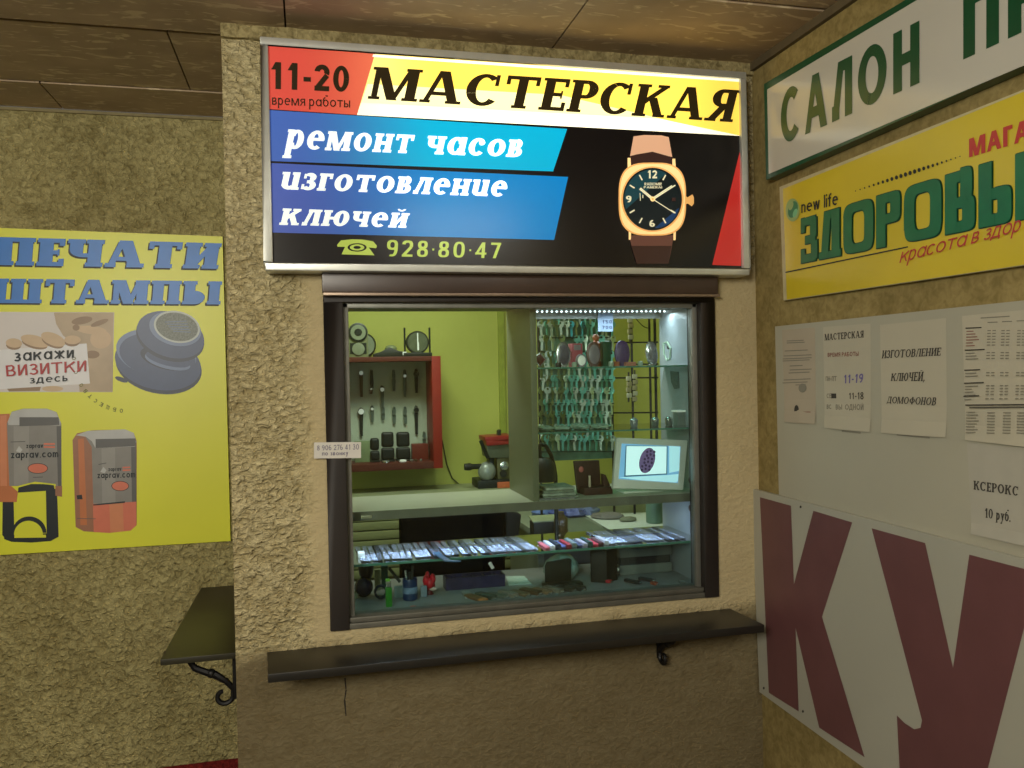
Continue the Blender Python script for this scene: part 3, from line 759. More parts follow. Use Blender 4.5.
# small arc of letters below the seal
M_oliv = mat('print_olive', (104, 108, 24), .5, var=0)
mb = MB(); mb.flat = True
for i, ch in enumerate('ОБЩЕСТВО С О'):
    if ch == ' ': mb.build('lettering', M_oliv, bd); mb = MB(); mb.flat = True; continue
    a = math.radians(76+i*7.6); cx, cy, R_ = 127, 358, 51
    px_, py_ = cx-R_*math.sin(a-math.radians(70)), cy+R_*math.cos(a-math.radians(70))
    t = a-math.radians(70); dx, dy = -math.cos(t), -math.sin(t); ux, uy = -math.sin(t), math.cos(t)
    letter('', ch, fb, (px_-dx*1.6, py_-dy*1.6), (px_+dx*1.6, py_+dy*1.6), (px_-dx*1.6+ux*4, py_-dy*1.6+uy*4), (px_+dx*1.6+ux*4, py_+dy*1.6+uy*4), None, None, (0, -.001, 0), mb=mb, T=.17)
mb.build('lettering', M_oliv, bd)
# two self-inking stamps
E1 = mat('stamp_orange', (196, 118, 72), .4, var=.08, vscale=8); E2 = mat('stamp_grey', (136, 134, 130), .4, var=.06); E3 = mat('stamp_silver', (186, 188, 188), .35, var=.06); E4 = mat('stamp_dark_grey', (92, 92, 92), .4, var=.05); E5 = mat('stamp_black', (26, 34, 40), .4, var=.05); E6 = mat('stamp_coral', (214, 118, 92), .4, var=.04); E7 = mat('stamp_brown', (160, 110, 84), .4, var=.06)
E8 = mat('stamp_grey_light', (150, 148, 144), .4, var=.04); E9 = mat('stamp_orange_light', (212, 136, 96), .4, var=.04)
EM = [E1, E2, E3, E4, E5, E6, E7, M_byel, E8, E9]
def ez(x, y): return fb(x/5.12, 400+y/5.12)
P = pic(ez, BO)
P.shape([(14, 510), (70, 510), (74, 705), (30, 715), (12, 690)], 4); P.shape([(235, 455), (292, 455), (300, 690), (280, 710), (240, 700)], 4)
P.shape([(20, 690), (300, 680), (300, 700), (260, 722), (160, 730), (60, 726), (22, 712)], 4)
P.oval(150, 680, 88, 84, 4, 0, a0=180, a1=360); P.oval(146, 690, 74, 72, 7, 0, a0=180, a1=360); P.shape([(74, 690), (236, 690), (236, 704), (74, 706)], 7)
P.shape([(-60, 75), (50, 70), (56, 446), (-60, 446)], 0); P.shape([(-60, 440), (58, 440), (92, 470), (86, 522), (-60, 522)], 0)
P.shape([(36, 120), (60, 60), (120, 44), (240, 44), (290, 62), (314, 120), (316, 490), (296, 490), (285, 430), (180, 418), (90, 440), (48, 440)], 1)
P.shape([(40, 110), (60, 62), (120, 45), (240, 45), (288, 62), (312, 115), (308, 130), (44, 128)], 2); P.shape([(100, 88), (300, 88), (306, 128), (100, 134)], 3)
P.shape([(70, 134), (150, 134), (146, 424), (92, 438), (72, 438)], 8); P.shape([(290, 134), (314, 134), (314, 480), (298, 480)], 3); P.shape([(2, 80), (34, 76), (36, 440), (2, 440)], 9)
P.shape([(92, 474), (95, 448), (160, 430), (220, 430), (276, 436), (280, 462), (180, 468)], 4); P.shape([(284, 440), (318, 440), (318, 495), (284, 490)], 6)
P.oval(194, 350, 52, 27, 4); P.oval(194, 350, 49, 24, 5)
P.shape([(98, 235), (116, 255), (104, 270), (82, 262)], 2); P.stroke(55, 215, 130, 212, 4, 3); P.stroke(225, 225, 282, 225, 9, 5); P.stroke(225, 240, 282, 241, 9, 5); P.stroke(170, 396, 220, 394, 4, 3)
# second
P.shape([(372, 205), (395, 170), (470, 155), (640, 150), (685, 168), (700, 210), (700, 640), (670, 668), (560, 680), (430, 672), (388, 650)], 6)
P.shape([(476, 530), (698, 520), (700, 640), (670, 668), (560, 680), (480, 676)], 5)
P.shape([(430, 178), (640, 160), (696, 220), (698, 520), (540, 530), (478, 532), (470, 240)], 1)
P.shape([(390, 180), (450, 158), (640, 150), (685, 168), (699, 215), (690, 238), (490, 246), (470, 210), (440, 188)], 2); P.shape([(490, 200), (695, 196), (697, 236), (490, 246)], 3)
P.shape([(520, 248), (590, 244), (592, 524), (524, 528)], 8); P.shape([(672, 240), (697, 238), (698, 520), (676, 521)], 3); P.shape([(400, 200), (430, 196), (446, 640), (412, 640)], 0); P.shape([(560, 530), (630, 526), (634, 672), (566, 676)], 9)
P.shape([(478, 534), (640, 518), (640, 526), (478, 540)], 4); P.oval(616, 440, 45, 26, 4); P.oval(616, 440, 42, 23, 5); P.shape([(393, 488), (420, 484), (424, 508), (396, 508)], 4)
P.stroke(395, 606, 490, 608, 3, 3); P.shape([(530, 342), (546, 360), (536, 374), (514, 368)], 2); P.stroke(505, 330, 545, 322, 4, 3); P.stroke(628, 346, 668, 344, 8, 5); P.stroke(628, 360, 668, 358, 8, 5)
P.build('stamp_picture', EM, bd)
for t_, q, vt, w_ in (('zaprav.com', ((58, 298), (298, 292), (58, 272), (298, 266)), .7, .16), ('Zaprav', ((136, 246), (222, 244), (136, 222), (222, 220)), 1, .18), ('zaprav.com', ((500, 400), (692, 396), (500, 378), (692, 372)), .7, .16), ('Zaprav', ((556, 364), (622, 361), (556, 344), (622, 341)), 1, .18)):
    letter('lettering', t_.replace('Z', 'z'), ez, *q, B_ink, bd, (0, -.0022, 0), vtop=vt, T=w_, gap=.1)

# ================================================================== RIGHT WALL SIGNS
def on_right(X): return lambda x, y: atx(x, y, X)
R_green = mat('sign_green', (10, 74, 44), .3, var=.08); R_white = mat('gloss_white', (196, 192, 180), .16, var=.03, vscale=4)
X1 = XR-.03
fr = on_right(X1)
sg = thing('shop_sign', 'white gloss salon sign with green border and green capitals, highest on the right wall', 'sign', fr(900, 120))
q = [fr(764, 84), fr(766, 180), fr(1075, 42), fr(1075, -101)]
MB().prism(q, (.028, 0, 0)).build('frame', R_green, sg)
P = pic(fr, (-.0008, 0, 0)); P.shape([(767.5, 89.5), (769, 174), (1070, 46), (1070, -91)], 0); P.build('face', [R_white], sg)
letter('lettering', 'САЛОН', fr, (781, 146), (920.3, 82.7), (781, 92), (920.3, 20.5), R_green, sg, (-.0016, 0, 0), T=.235, Nn=.19, gap=.16)
letter('lettering', 'ПР', fr, (964, 59.7), (1046, 21.5), (964, -2.5), (1046, -46), R_green, sg, (-.0016, 0, 0), T=.235, Nn=.19, gap=.16)
# yellow health shop sign
X2 = XR-.014; fr = on_right(X2)
sg = thing('shop_sign', 'yellow health shop sign with fat green lettering, below the salon sign on the right wall', 'sign', fr(900, 240))
R_yel = mat('sign_yellow', (206, 184, 38), .3, var=.08, vscale=3); R_edge = mat('sign_edge', (190, 180, 140), .5)
q = [fr(779.5, 187), fr(783.5, 300.5), fr(1080, 257), fr(1080, 67)]
MB().prism(q, (.012, 0, 0)).build('board', R_edge, sg)
P = pic(fr, (-.0005, 0, 0)); P.shape([(783, 189), (787, 299.5), (1080, 256.5), (1080, 69)], 0); P.build('face', [R_yel], sg)
R_gdk = mat('outline_green', (14, 66, 40), .4, var=0); R_gr = mat('fat_green', (26, 106, 62), .35, var=.12, vscale=25); R_red = mat('sign_red', (186, 52, 50), .4, var=0)
BLK = dict(T=.245, Nn=.175, gap=.05, n=5.0)
for txt, q in (('ЗДОРОВЬ', ((801.8, 263.4), (1013, 221.8), (801.8, 219.3), (1013, 155.4))), ('Е', ((1016.5, 221), (1046, 215), (1016.5, 154.5), (1046, 146)))):
    mb = MB()
    for dx in (-1, 1):
        for dy in (-1, 1): letter('', txt, fr, *q, None, None, (-.0008-.0001*dx-.0002*dy, 0, 0), mb=mb, shift=(dx*.8, dy*.9), T=.245, Nn=.175, gap=.05, n=5.0)
    mb.build('outline', R_gdk, sg)
    letter('lettering', txt, fr, *q, R_gr, sg, (-.003, 0, 0), T=.245, Nn=.175, gap=.05, n=5.0)
letter('lettering', 'МАГА', fr, (970, 157.5), (1031, 139.5), (970, 139), (1031, 118.5), R_red, sg, (-.002, 0, 0), T=.24, Nn=.2, gap=.09)
letter('lettering', 'new life', fr, (802, 213), (839, 204.5), (802, 201), (839, 191), B_ink, sg, (-.002, 0, 0), T=.13, gap=.07, sp=.3)
letter('lettering', 'красота в здор', fr, (901, 263), (1022, 231), (904, 252), (1025, 219), R_red, sg, (-.004, 0, 0), vtop=.7, T=.095, gap=.05, cursive=True, sp=.3)
P = pic(fr, (-.001, 0, 0))
for i in range(24):
    t = i/23; P.oval(856+105*t, 191-34.5*t, .55+1.2*math.sin(PI*t)**1.5, .7+1.6*math.sin(PI*t)**1.5, 0, n=10)
P.shape([(786.3, 271.8), (909, 246.2), (909, 247.4), (786.3, 273)], 0)
P.oval(793.5, 210, 7, 11.5, 1, 0); P.oval(793.8, 209.5, 4.6, 8.5, 2, 15); P.oval(792, 206, 2, 4.5, 1, 20); P.oval(796, 213, 2, 4.5, 3, 20)
P.build('printed_ornament', [B_ink, mat('logo_pale', (150, 176, 110), .4, var=0), mat('logo_green', (40, 120, 76), .4, var=0), mat('logo_mint', (120, 190, 140), .4, var=0)], sg)

# notice board with sheets
X3 = XR-.007; fr = on_right(X3)
M_nb = mat('notice_white', (170, 166, 148), .45, var=.04, vscale=3)
nb = MB().prism([fr(775, 326.5), fr(779, 499), fr(1085, 573), fr(1085, 294)], (.0072, 0, 0)).build('notice_board', M_nb)
tag(nb, 'large plain white board with taped sheets in the middle of the right wall', 'notice board')
M_pap = mat('sheet_paper', (182, 176, 156), .7, var=.03, vscale=8); M_pap2 = mat('sheet_paper_warm', (176, 164, 144), .7, var=.05, vscale=8)
T_grey = mat('print_and_shade_grey', (134, 130, 116), .8, var=0); T_blk = mat('print_black', (62, 58, 52), .8, var=0); T_red = mat('print_brick', (140, 96, 84), .8, var=0); T_pur = mat('ink_violet', (112, 104, 160), .8, var=0)
XP = X3-.0004; fq = on_right(XP)
def sheet(name, label, quad, m=M_pap):
    t = thing(name, label, 'paper', fq(*quad[2])+Vector((.001, 0, 0)), 'notices on the white board')
    pts = [fq(*p) for p in quad]
    # lower edge curls a little off the board
    mb = MB(); n = 8; A, B, C, D = pts     # tl tr br bl
    rows = []
    for i in range(n+1):
        v = i/n; cv = -.006*max(0, v-.75)**2*16
        rows.append([A.lerp(D, v)+Vector((cv*.4, 0, 0)), A.lerp(D, v).lerp(B.lerp(C, v), .5)+Vector((cv, 0, 0)), B.lerp(C, v)+Vector((cv*.6, 0, 0))])
    for i in range(n):
        for j in range(2): mb.poly([rows[i][j], rows[i][j+1], rows[i+1][j+1], rows[i+1][j]])
    mb.flat = True
    mb.build('page', m, t, smooth=True)
    return t
PO = (-.0008, 0, 0)
s1 = sheet('notice_sheet', 'small finely printed sheet, leftmost on the white notice board', [(782, 330), (815, 327.5), (816, 424), (785, 422)], M_pap2)
P = pic(fq, PO)
def fine(P, x0, x1, y, mi=0, s=-.045, w=.9): P.stroke(x0, y, x1, y+(x1-x0)*s, w, mi)
for y, a, b in ((341, 787, 804), (343, 787, 805), (351, 785, 808), (356, 784, 812), (359, 783, 812), (361, 783, 810), (366, 790, 803), (370, 790, 812), (373, 789, 810), (380, 784, 811), (383, 783, 808), (385, 796, 806)): fine(P, a, b, y)
P.oval(803, 388, 4, 4.5, 0); P.oval(797, 410, 2.3, 5, 1); fine(P, 800, 811, 412, 2, 0); fine(P, 786, 811, 421.5, 0, .05, 1.2)  # last stroke paints the shade along the sheet's lower edge
P.build('fine_print', [T_grey, T_blk, T_red], s1)
s2 = sheet('notice_sheet', 'opening hours sheet with a violet handwritten line, second from the left on the notice board', [(823, 327), (870.5, 323.5), (871, 432), (825, 428)])
for t_, q, m_, w_, kw in (('МАСТЕРСКАЯ', ((825, 340.5), (864, 337.5), (825, 334), (864, 330.5)), T_blk, .2, dict(Nn=.1, ser=.05)), ('ВРЕМЯ РАБОТЫ', ((828, 357), (859, 356), (828, 353), (859, 351.5)), T_red, .17, {}), ('ПН-ПТ', ((826, 381), (837, 381), (826, 376.5), (837, 376)), T_grey, .17, {}), ('11-19', ((844, 383.5), (863, 382.5), (844, 375), (864, 373.5)), T_pur, .17, {}),
                    ('СБ', ((827, 398), (832, 398), (827, 393.5), (832, 393.5)), T_grey, .17, {}), ('11-18', ((849, 399), (864, 399.5), (849, 393), (864, 392)), T_blk, .15, {}), ('ВС', ((827, 409), (832, 409), (827, 404.5), (832, 404.5)), T_grey, .17, {}), ('ВЫХОДНОЙ', ((836, 409.5), (864, 410), (836, 404.5), (864, 404)), T_grey, .17, {})):
    letter('lettering', t_, fq, *q, m_, s2, PO, T=w_, gap=.1, **kw)
P = pic(fq, PO); P.shape([(831.5, 393.5), (836.5, 393.5), (836.5, 398.3), (831.5, 398.3)], 0); P.build('ink_mark', [T_blk, T_grey], s2)
P = pic(fq, PO); fine(P, 842, 861, 431, 1, .1, 1.6); P.build('edge_shade', [T_blk, T_grey], s2)  # shadow of the lower edge, painted as a grey stroke
s3 = sheet('notice_sheet', 'key cutting notice in three lines of capitals, third from the left on the notice board', [(880, 325), (946, 318), (947, 437.5), (882, 433)])
for t_, q in (('ИЗГОТОВЛЕНИЕ', ((882, 358.5), (941, 355.5), (883, 350.5), (942, 347.5))), ('КЛЮЧЕЙ,', ((891, 381), (925, 381), (892, 373.5), (926, 371.5))), ('ДОМОФОНОВ', ((887, 403), (936, 405.5), (888, 396.5), (937.5, 397.5)))):
    letter('lettering', t_, fq, *q, T_blk, s3, PO, T=.19, Nn=.1, ser=.05, gap=.06)
P = pic(fq, PO); fine(P, 897, 930, 434.5, 0, .1, 1.6); P.build('edge_shade', [T_grey], s3)  # painted shadow under this sheet's bottom edge
s4 = sheet('notice_sheet', 'price list sheet with columns of tiny figures, upper right of the notice board', [(962, 316), (1075, 305), (1075, 452), (966, 440)], M_pap)
P = pic(fq, PO)
fine(P, 981, 1010, 318, 0, -.06, 1.1)
for i in range(5): fine(P, 988+i*14.5, 998+i*14.5, 322.5-i*.8, 0)
for blk, (y0, n_) in enumerate(((330, 6), (352, 3), (372, 2), (385, 4), (398, 1))):
    fine(P, 966, 982+(blk % 2)*4, y0-1.8, 1, -.04, 1.1)
    for r_ in range(n_):
        y = y0+1.4+r_*2.9; fine(P, 967, 974+((r_*5+blk) % 4)*2, y, 2 if blk == 0 else 0)
        for cx in (988, 1002, 1018): fine(P, cx, cx+3.5, y-.8, 0); fine(P, cx+5, cx+8.5, y-.8, 0)
fine(P, 968, 1060, 405, 1, -.01, 1.2); fine(P, 972, 1050, 407.5, 1, -.01, 1)
for r_ in range(8):
    fine(P, 969, 978+((r_*3) % 5), 412+r_*2.9, 0, 0)
    for cx in (990, 1006, 1020): fine(P, cx, cx+8, 412.5+r_*2.9, 0, .02)
P.build('fine_print', [T_grey, T_blk, T_red], s4)
s5 = sheet('notice_sheet', 'photocopying price sheet at the lower right of the notice board', [(967, 443), (1075, 454), (1075, 556), (972, 534)], mat('sheet_paper_white', (174, 170, 156), .7, var=.03))
letter('lettering', 'КСЕРОКС', fq, (974, 489.5), (1019, 496), (974, 480.5), (1019.5, 486.5), T_blk, s5, PO, T=.22, Nn=.12, ser=.05, gap=.08)
letter('lettering', '10 руб.', fq, (985, 517.5), (1011, 522), (985, 508), (1012, 511.5), T_blk, s5, PO, T=.2, Nn=.12, ser=.04, gap=.08)

# big КУ banner
X4 = XR-.016; fr = on_right(X4)
sg = thing('banner_board', 'white board with huge maroon capital letters, lowest on the right wall', 'sign', fr(880, 700))
q = [fr(751, 488.5), fr(759.5, 692), fr(864, 768), fr(960, 838), fr(1085, 925), fr(1085, 575)]
MB().prism(q, (.009, 0, 0)).build('board', mat('banner_white', (168, 166, 152), .4, var=.04, vscale=3), sg)
M_mar = mat('maroon', (104, 66, 68), .4, var=.08, vscale=10)
def kz(x, y): return fr(740+x/2.577, 470+y/2.577)
P = pic(kz, (-.0008, 0, 0))
P.shape([(52, 70), (132, 92), (152, 622), (75, 574)], 0); P.shape([(190, 105), (290, 135), (212, 378), (140, 392), (137, 305)], 0); P.shape([(140, 390), (212, 378), (322, 740), (205, 664)], 0)
P.build('letter_k', [M_mar], sg)
P = pic(kz, (-.0008, 0, 0))
P.shape([(340, 150), (478, 188), (550, 510), (592, 218), (770, 264), (640, 768), (610, 900), (560, 970), (480, 985), (418, 960), (412, 768), (405, 632), (425, 652), (450, 668), (466, 664), (470, 645)], 0)
P.build('letter_u', [M_mar], sg)
P = pic(kz, (-.0008, 0, 0))
for x, y in ((157, 95), (62, 562), (163, 622)):
    P = pic(kz, (-.0008, 0, 0)); P.oval(x, y, 2.5, 3.5, 0); P.build('screw', [T_blk], sg)

# ================================================================== OUTSIDE SHELVES
M_shelf = mat('dark_shelf', (31, 28, 23), .38, var=.15, vscale=14); M_iron = mat('wrought_iron', (16, 14, 13), .5, metal=.3, var=.1)
zs = .9888
def scroll(mb, o, dx, size):
    """wrought bracket: o top corner by the wall, dx the outward direction"""
    o = Vector(o); dx = Vector(dx); up = Vector((0, 0, 1)); R_ = lambda a, b: o+dx*a*size+up*b*size
    mb.tube([R_(.02, 0), R_(.02, -.5), R_(.03, -1.0)], .006, 6)                        # wall bar
    pts = [R_(.95, -.0), R_(.93, -.12), R_(.82, -.28), R_(.62, -.38), R_(.42, -.46), R_(.2, -.62), R_(.06, -.8)]
    mb.tube(pts, [.005, .006, .008, .008, .009, .007, .006], 8)
    pts = [R_(.06, -.8)+Vector((0, 0, 0))]
    for i in range(13):
        a = math.radians(190+i*21); r = .2*(1-.045*i); pts.append(R_(.26+r*math.cos(a), -.92+r*math.sin(a)))
    mb.tube(pts, [.006]*8+[.0055]*4+[.005]*2, 8)
    mb.ell(R_(.5, -.42), .011, .011, .011, 10, 6); mb.tube([R_(.02, -.004/size), R_(.98, -.004/size)], .005, 6)
sh = thing('wall_shelf', 'long dark shelf under the kiosk window', 'shelf', (.47, YF, zs-.02))
MB().prism([(-.101, YF, zs), (-.0925, 1.801, zs), (1.0506, 1.801, zs), (1.0405, YF, zs)], (0, 0, -.0185)).build('board', M_shelf, sh, bevel=.0015)
b = MB(); bx = aty(657, 640, YF).x; scroll(b, (bx, YF-.008, zs-.0185), (.12, -1, 0), .085); b.build('bracket', M_iron, sh, smooth=True)
sh = thing('wall_shelf', 'short dark shelf in the recess left of the kiosk', 'shelf', (XL, 2.3, zs-.02))
q = [(-.3272, 1.966, zs), (XL, 1.966, zs), (XL, YL-.03, zs), (-.318, YL-.03, zs)]
MB().prism(q, (0, 0, -.0135)).build('board', mat('dark_shelf_olive', (42, 39, 25), .42, var=.15, vscale=14), sh, bevel=.001)
b = MB(); scroll(b, (XL-.006, 2.02, zs-.0135), (-1, 0, 0), .108); b.build('bracket', M_iron, sh, smooth=True)

# taped paper note
yn = yo-.0015
def fn_(x, y): return aty(x, y, yn)
nt_ = thing('paper_note', 'small handwritten phone number slip taped to the left window frame', 'paper', fn_(338, 458))
MB().prism([fn_(314, 442.5), fn_(361, 442), (fn_(361, 458)), fn_(314, 458.5)], (0, .0008, 0)).build('slip', mat('slip_white', (206, 202, 194), .7, var=.03), nt_)
for t_, q, w_ in (('8 906 276 41 30', ((317, 450.5), (359, 449.5), (317, 445.5), (359, 444)), .13), ('по звонку', ((322, 455.5), (348, 455), (322, 452.5), (348, 452)), .15)):
    letter('lettering', t_, fn_, *q, mat('pen_grey', (110, 104, 124), .8, var=0), nt_, (0, -.0006, 0), T=w_, gap=.12, vtop=1 if t_[0] == '8' else .7)

# ================================================================== INSIDE THE KIOSK: SHELL
M_lime = mat('lime_wall', (186, 190, 92), .6, var=.1, vscale=3)
ZI = 2.2
struct('wall_back', MB().box(XL, YB, 0, 1.35, YB+.08, ZI), M_lime)
struct('wall_kiosk_left', MB().box(XL, YL+.08, 0, XL+.05, YB, ZI), M_lime)
struct('wall_kiosk_right', MB().box(1.27, YF+.07, 0, 1.35, YB, ZI), M_lime)
struct('ceiling_kiosk', MB().box(XL+.05, YF+.07, ZI, 1.35, YB, ZI+.04), mat('kiosk_ceiling', (190, 190, 170), .8))
# pipe chase / cable strip on the lime wall
x = aty(502, 400, YB).x
struct('trim_5', MB().box(x-.012, YB-.012, 1.2, x+.012, YB, 2.1), mat('lime_strip', (150, 160, 60), .6))
cb = MB().tube([aty(442, 440, YB-.006), aty(447, 465, YB-.006), aty(452, 478, YB-.006), aty(462, 487, YB-.006)], .0022, 6).build('power_cord', mat('cord_dark', (40, 40, 30), .6), smooth=True)
tag(cb, 'thin dark cord running down the lime wall below the red cabinet', 'cord')

# ------------------------------------------------------------------ display case in the window
M_lam = mat('white_laminate', (186, 190, 172), .4, var=.03, vscale=5); M_pan = mat('grey_laminate', (118, 122, 98), .45, var=.05, vscale=4); M_side = mat('pale_side', (150, 158, 164), .4, var=.05, vscale=4)
M_shg = glass_mat('shelf_glass', (196, 226, 214), .10, .05)
M_edge = mat('glass_edge', (92, 150, 132), .25, var=.1, alpha=.8)
ZT, ZBT, ZS1, ZS2, ZLO = 1.777, 1.279, 1.616, 1.452, 1.153
XP_, XS_ = .5495, 1.006
case = thing('display_case', 'laminate display case with glass shelves built into the kiosk window', 'display case', (.55, 2.15, 1.031))
MB().box(.03, CF, ZT, XS_+.016, CB, ZT+.016).build('top_panel', mat('case_top', (80, 84, 66), .5), case, bevel=.001)
MB().box(.03, CF, ZBT-.0215, XS_, CB, ZBT).build('bottom_panel', M_lam, case, bevel=.001)
h = aty(366.5, 517, CF-.004); MB().box(h.x-.0125, CF-.007, h.z-.004, h.x+.0125, CF-.002, h.z+.004).build('latch', mat('handle_bright', (190, 184, 160), .3, metal=.4), case, bevel=.0015)
MB().box(.03, CF-.002, ZBT-.022, XS_, CF-.0002, ZBT-.0005).build('front_edging', mat('edging_grey', (112, 112, 98), .5), case)
MB().box(XP_-.004, CF, ZBT, XP_+.012, CB, ZT).build('partition', M_pan, case, bevel=.001)
MB().box(XS_, CF, 1.031, XS_+.016, CB, ZT).build('side_panel', M_side, case, bevel=.001)
MB().box(XP_+.012, CB-.012, ZT-.022, XS_, CB, ZT).build('back_rail', mat('rail_grey', (160, 164, 160), .5), case)
def gshelf(x0, x1, z, y0=CF, y1=CB-.03, t=.004):
    g = MB().box(x0, y0, z-t, x1, y1, z).build('glass_shelf', M_shg, case)
    MB().box(x0, y0-.0006, z-t, x1, y0-.0001, z).build('front_edge', M_edge, g)
gshelf(XP_+.013, XS_-.001, ZS1); gshelf(XP_+.013, XS_-.001, ZS2); gshelf(.045, XS_-.001, ZLO, CF, 2.25, .006)
# LED strips
M_led = mat('led_white', (235, 244, 255), .4, emit=9, var=0); M_strip = mat('led_tape', (150, 156, 160), .5)
ls = thing('led_strip', 'row of white LED dots under the top panel of the display case', 'light strip', (.78, 2.2, ZT-.004))
ledY = 2.235
lx0, lx1 = aty(537, 308, ledY).x, aty(664, 308, ledY).x
MB().box(lx0-.01, ledY-.005, ZT-.003, lx1+.01, ledY+.005, ZT).build('tape', M_strip, ls)
for i in range(28):
    x = lx0+(lx1-lx0)*i/27
    MB().box(x-.0019, ledY-.004, ZT-.006, x+.0019, ledY+.0, ZT-.003).build('led', M_led, ls, bevel=.0008)
ls = thing('led_strip', 'LED tape under the bottom panel that lights the lower glass shelf', 'light strip', (.55, CF+.03, ZBT-.022))
MB().box(.06, CF+.088, ZBT-.0245, XS_-.02, CF+.1, ZBT-.0217).build('tape', M_strip, ls)
for i in range(46):
    x = .08+i*.0198
    MB().box(x-.0025, CF+.09, ZBT-.0275, x+.0025, CF+.098, ZBT-.0245).build('led', M_led, ls)

# ------------------------------------------------------------------ red wall cabinet
CY = 2.98
rc = thing('wall_cabinet', 'red open-front wall cabinet with hanging watches on the lime wall', 'cabinet', (aty(395, 470, CY).x, YB, aty(395, 470, CY).z))
cx0, cx1 = aty(338, 400, CY).x, aty(441.5, 400, CY).x; ci1 = aty(432.5, 400, CY).x
cz0, cz1, ci0, ciT = aty(400, 470, CY).z, aty(400, 356.5, CY).z, aty(400, 463, CY).z, aty(400, 361.5, CY).z
M_red = mat('cabinet_red', (150, 40, 26), .45, var=.06); M_dred = mat('cabinet_dark_red', (96, 44, 32), .5, var=.08)  # darker red for the top and bottom boards
MB().box(cx0, YB-.012, cz0, cx1, YB-.001, cz1).build('back_panel', mat('cabinet_back', (200, 214, 190), .6, var=.04), rc)
MB().box(ci1, CY, cz0, cx1, YB-.012, cz1).build('side', M_red, rc, bevel=.001); MB().box(cx0, CY, cz0, cx0+.03, YB-.012, cz1).build('side', M_red, rc, bevel=.001)
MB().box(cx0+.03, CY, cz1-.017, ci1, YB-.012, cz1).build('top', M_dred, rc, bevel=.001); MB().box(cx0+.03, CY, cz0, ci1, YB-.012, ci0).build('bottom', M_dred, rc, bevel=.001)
M_rail = mat('hook_rail', (120, 130, 116), .5)
# watches hanging in rows
WK = YB-.02
M_steel = mat('steel', (190, 196, 192), .25, metal=.8, var=.05); M_stdk = mat('dark_leather', (30, 36, 32), .5); M_brl = mat('brown_leather', (88, 66, 44), .55); M_grl = mat('grey_strap', (96, 112, 100), .5)
M_dialw = mat('dial_white_glow', (232, 236, 226), .3, emit=.25, var=0); M_diald = mat('dial_dark', (28, 36, 36), .25)  # the white has a faint glow added, though it is no lamp
def watch(px_, y0, y1, strap, dial, label, r=.010, yd=None, col='hanging watches'):
    a, b = aty(px_, y0, WK), aty(px_, y1, WK); L_ = a.z-b.z
    zc = aty(px_, yd if yd else y0+(y1-y0)*.4, WK).z
    t = thing('wristwatch', label, 'watch', (a.x, WK, zc), 'watches hanging in the red cabinet')
    s = MB(); s.prism([(a.x-.0045, WK, a.z), (a.x+.0045, WK, a.z), (a.x+.007, WK, zc+r*.8), (a.x-.007, WK, zc+r*.8)], (0, -.0025, 0))
    s.prism([(a.x-.007, WK, zc-r*.8), (a.x+.007, WK, zc-r*.8), (a.x+.0045, WK, b.z), (a.x-.0045, WK, b.z)], (0, -.0025, 0)); s.build('strap', strap, t)
    MB().lathe([(r, 0), (r, .006), (r*.85, .0085)], (a.x, WK, zc), 18, ax='y').build('watch_body', M_steel, t, smooth=True)
    MB().lathe([(r*.82, .0086), (r*.82, .0092)], (a.x, WK, zc), 16, ax='y').build('dial', dial, t)
    MB().lathe([(.003, 0), (.002, .012)], (a.x, WK+.004, a.z), 8, ax='y').build('hook', M_rail, t)
for a in ((361, 371, 397, M_brl, M_dialw, 'watch with round pale dial, top left in the red cabinet', .0095, 373), (371.5, 370, 388, M_stdk, M_diald, 'narrow black watch second in the top row of the red cabinet', .006, 386),
          (382, 386, 408, M_grl, M_dialw, 'grey watch with bright dial hung lower than its neighbours in the red cabinet', .009, 389.5), (393.5, 370, 391, M_grl, M_grl, 'slim grey watch left of the gold-tone watch in the top row', .006, None),
          (404.5, 370, 397, M_grl, M_dialw, 'slim watch with an upright bright dial in the top row', .007, 376), (416, 369, 393, M_stdk, M_diald, 'broad black watch at the right end of the top row', .011, 374),
          (361, 408, 436, M_stdk, M_dialw, 'watch with brightest white dial and black strap in the middle row', .0125, 411.5), (372, 406, 422, M_grl, M_dialw, 'tiny pale watch right of the bright white dial', .006, 409),
          (383, 407, 420, M_grl, M_grl, 'faint short grey watch above the black watch stands', .006, None), (394, 407, 424, M_grl, M_grl, 'faint thin watch in the middle of the second row', .0055, None),
          (405, 407, 424, M_grl, M_grl, 'faint thin watch left of the black watch in the second row', .0055, None), (416, 406, 434, M_stdk, M_diald, 'wide black watch at the right end of the second row', .011, 410),
          (424, 432, 447, M_grl, M_grl, 'thin grey watch above the red box in the cabinet', .005, None), (371, 388, 394, M_brl, M_dialw, 'very small pale watch under the narrow black one', .004, 389)):
    watch(a[0], a[1], a[2], a[3], a[4], a[5], a[6], a[7])
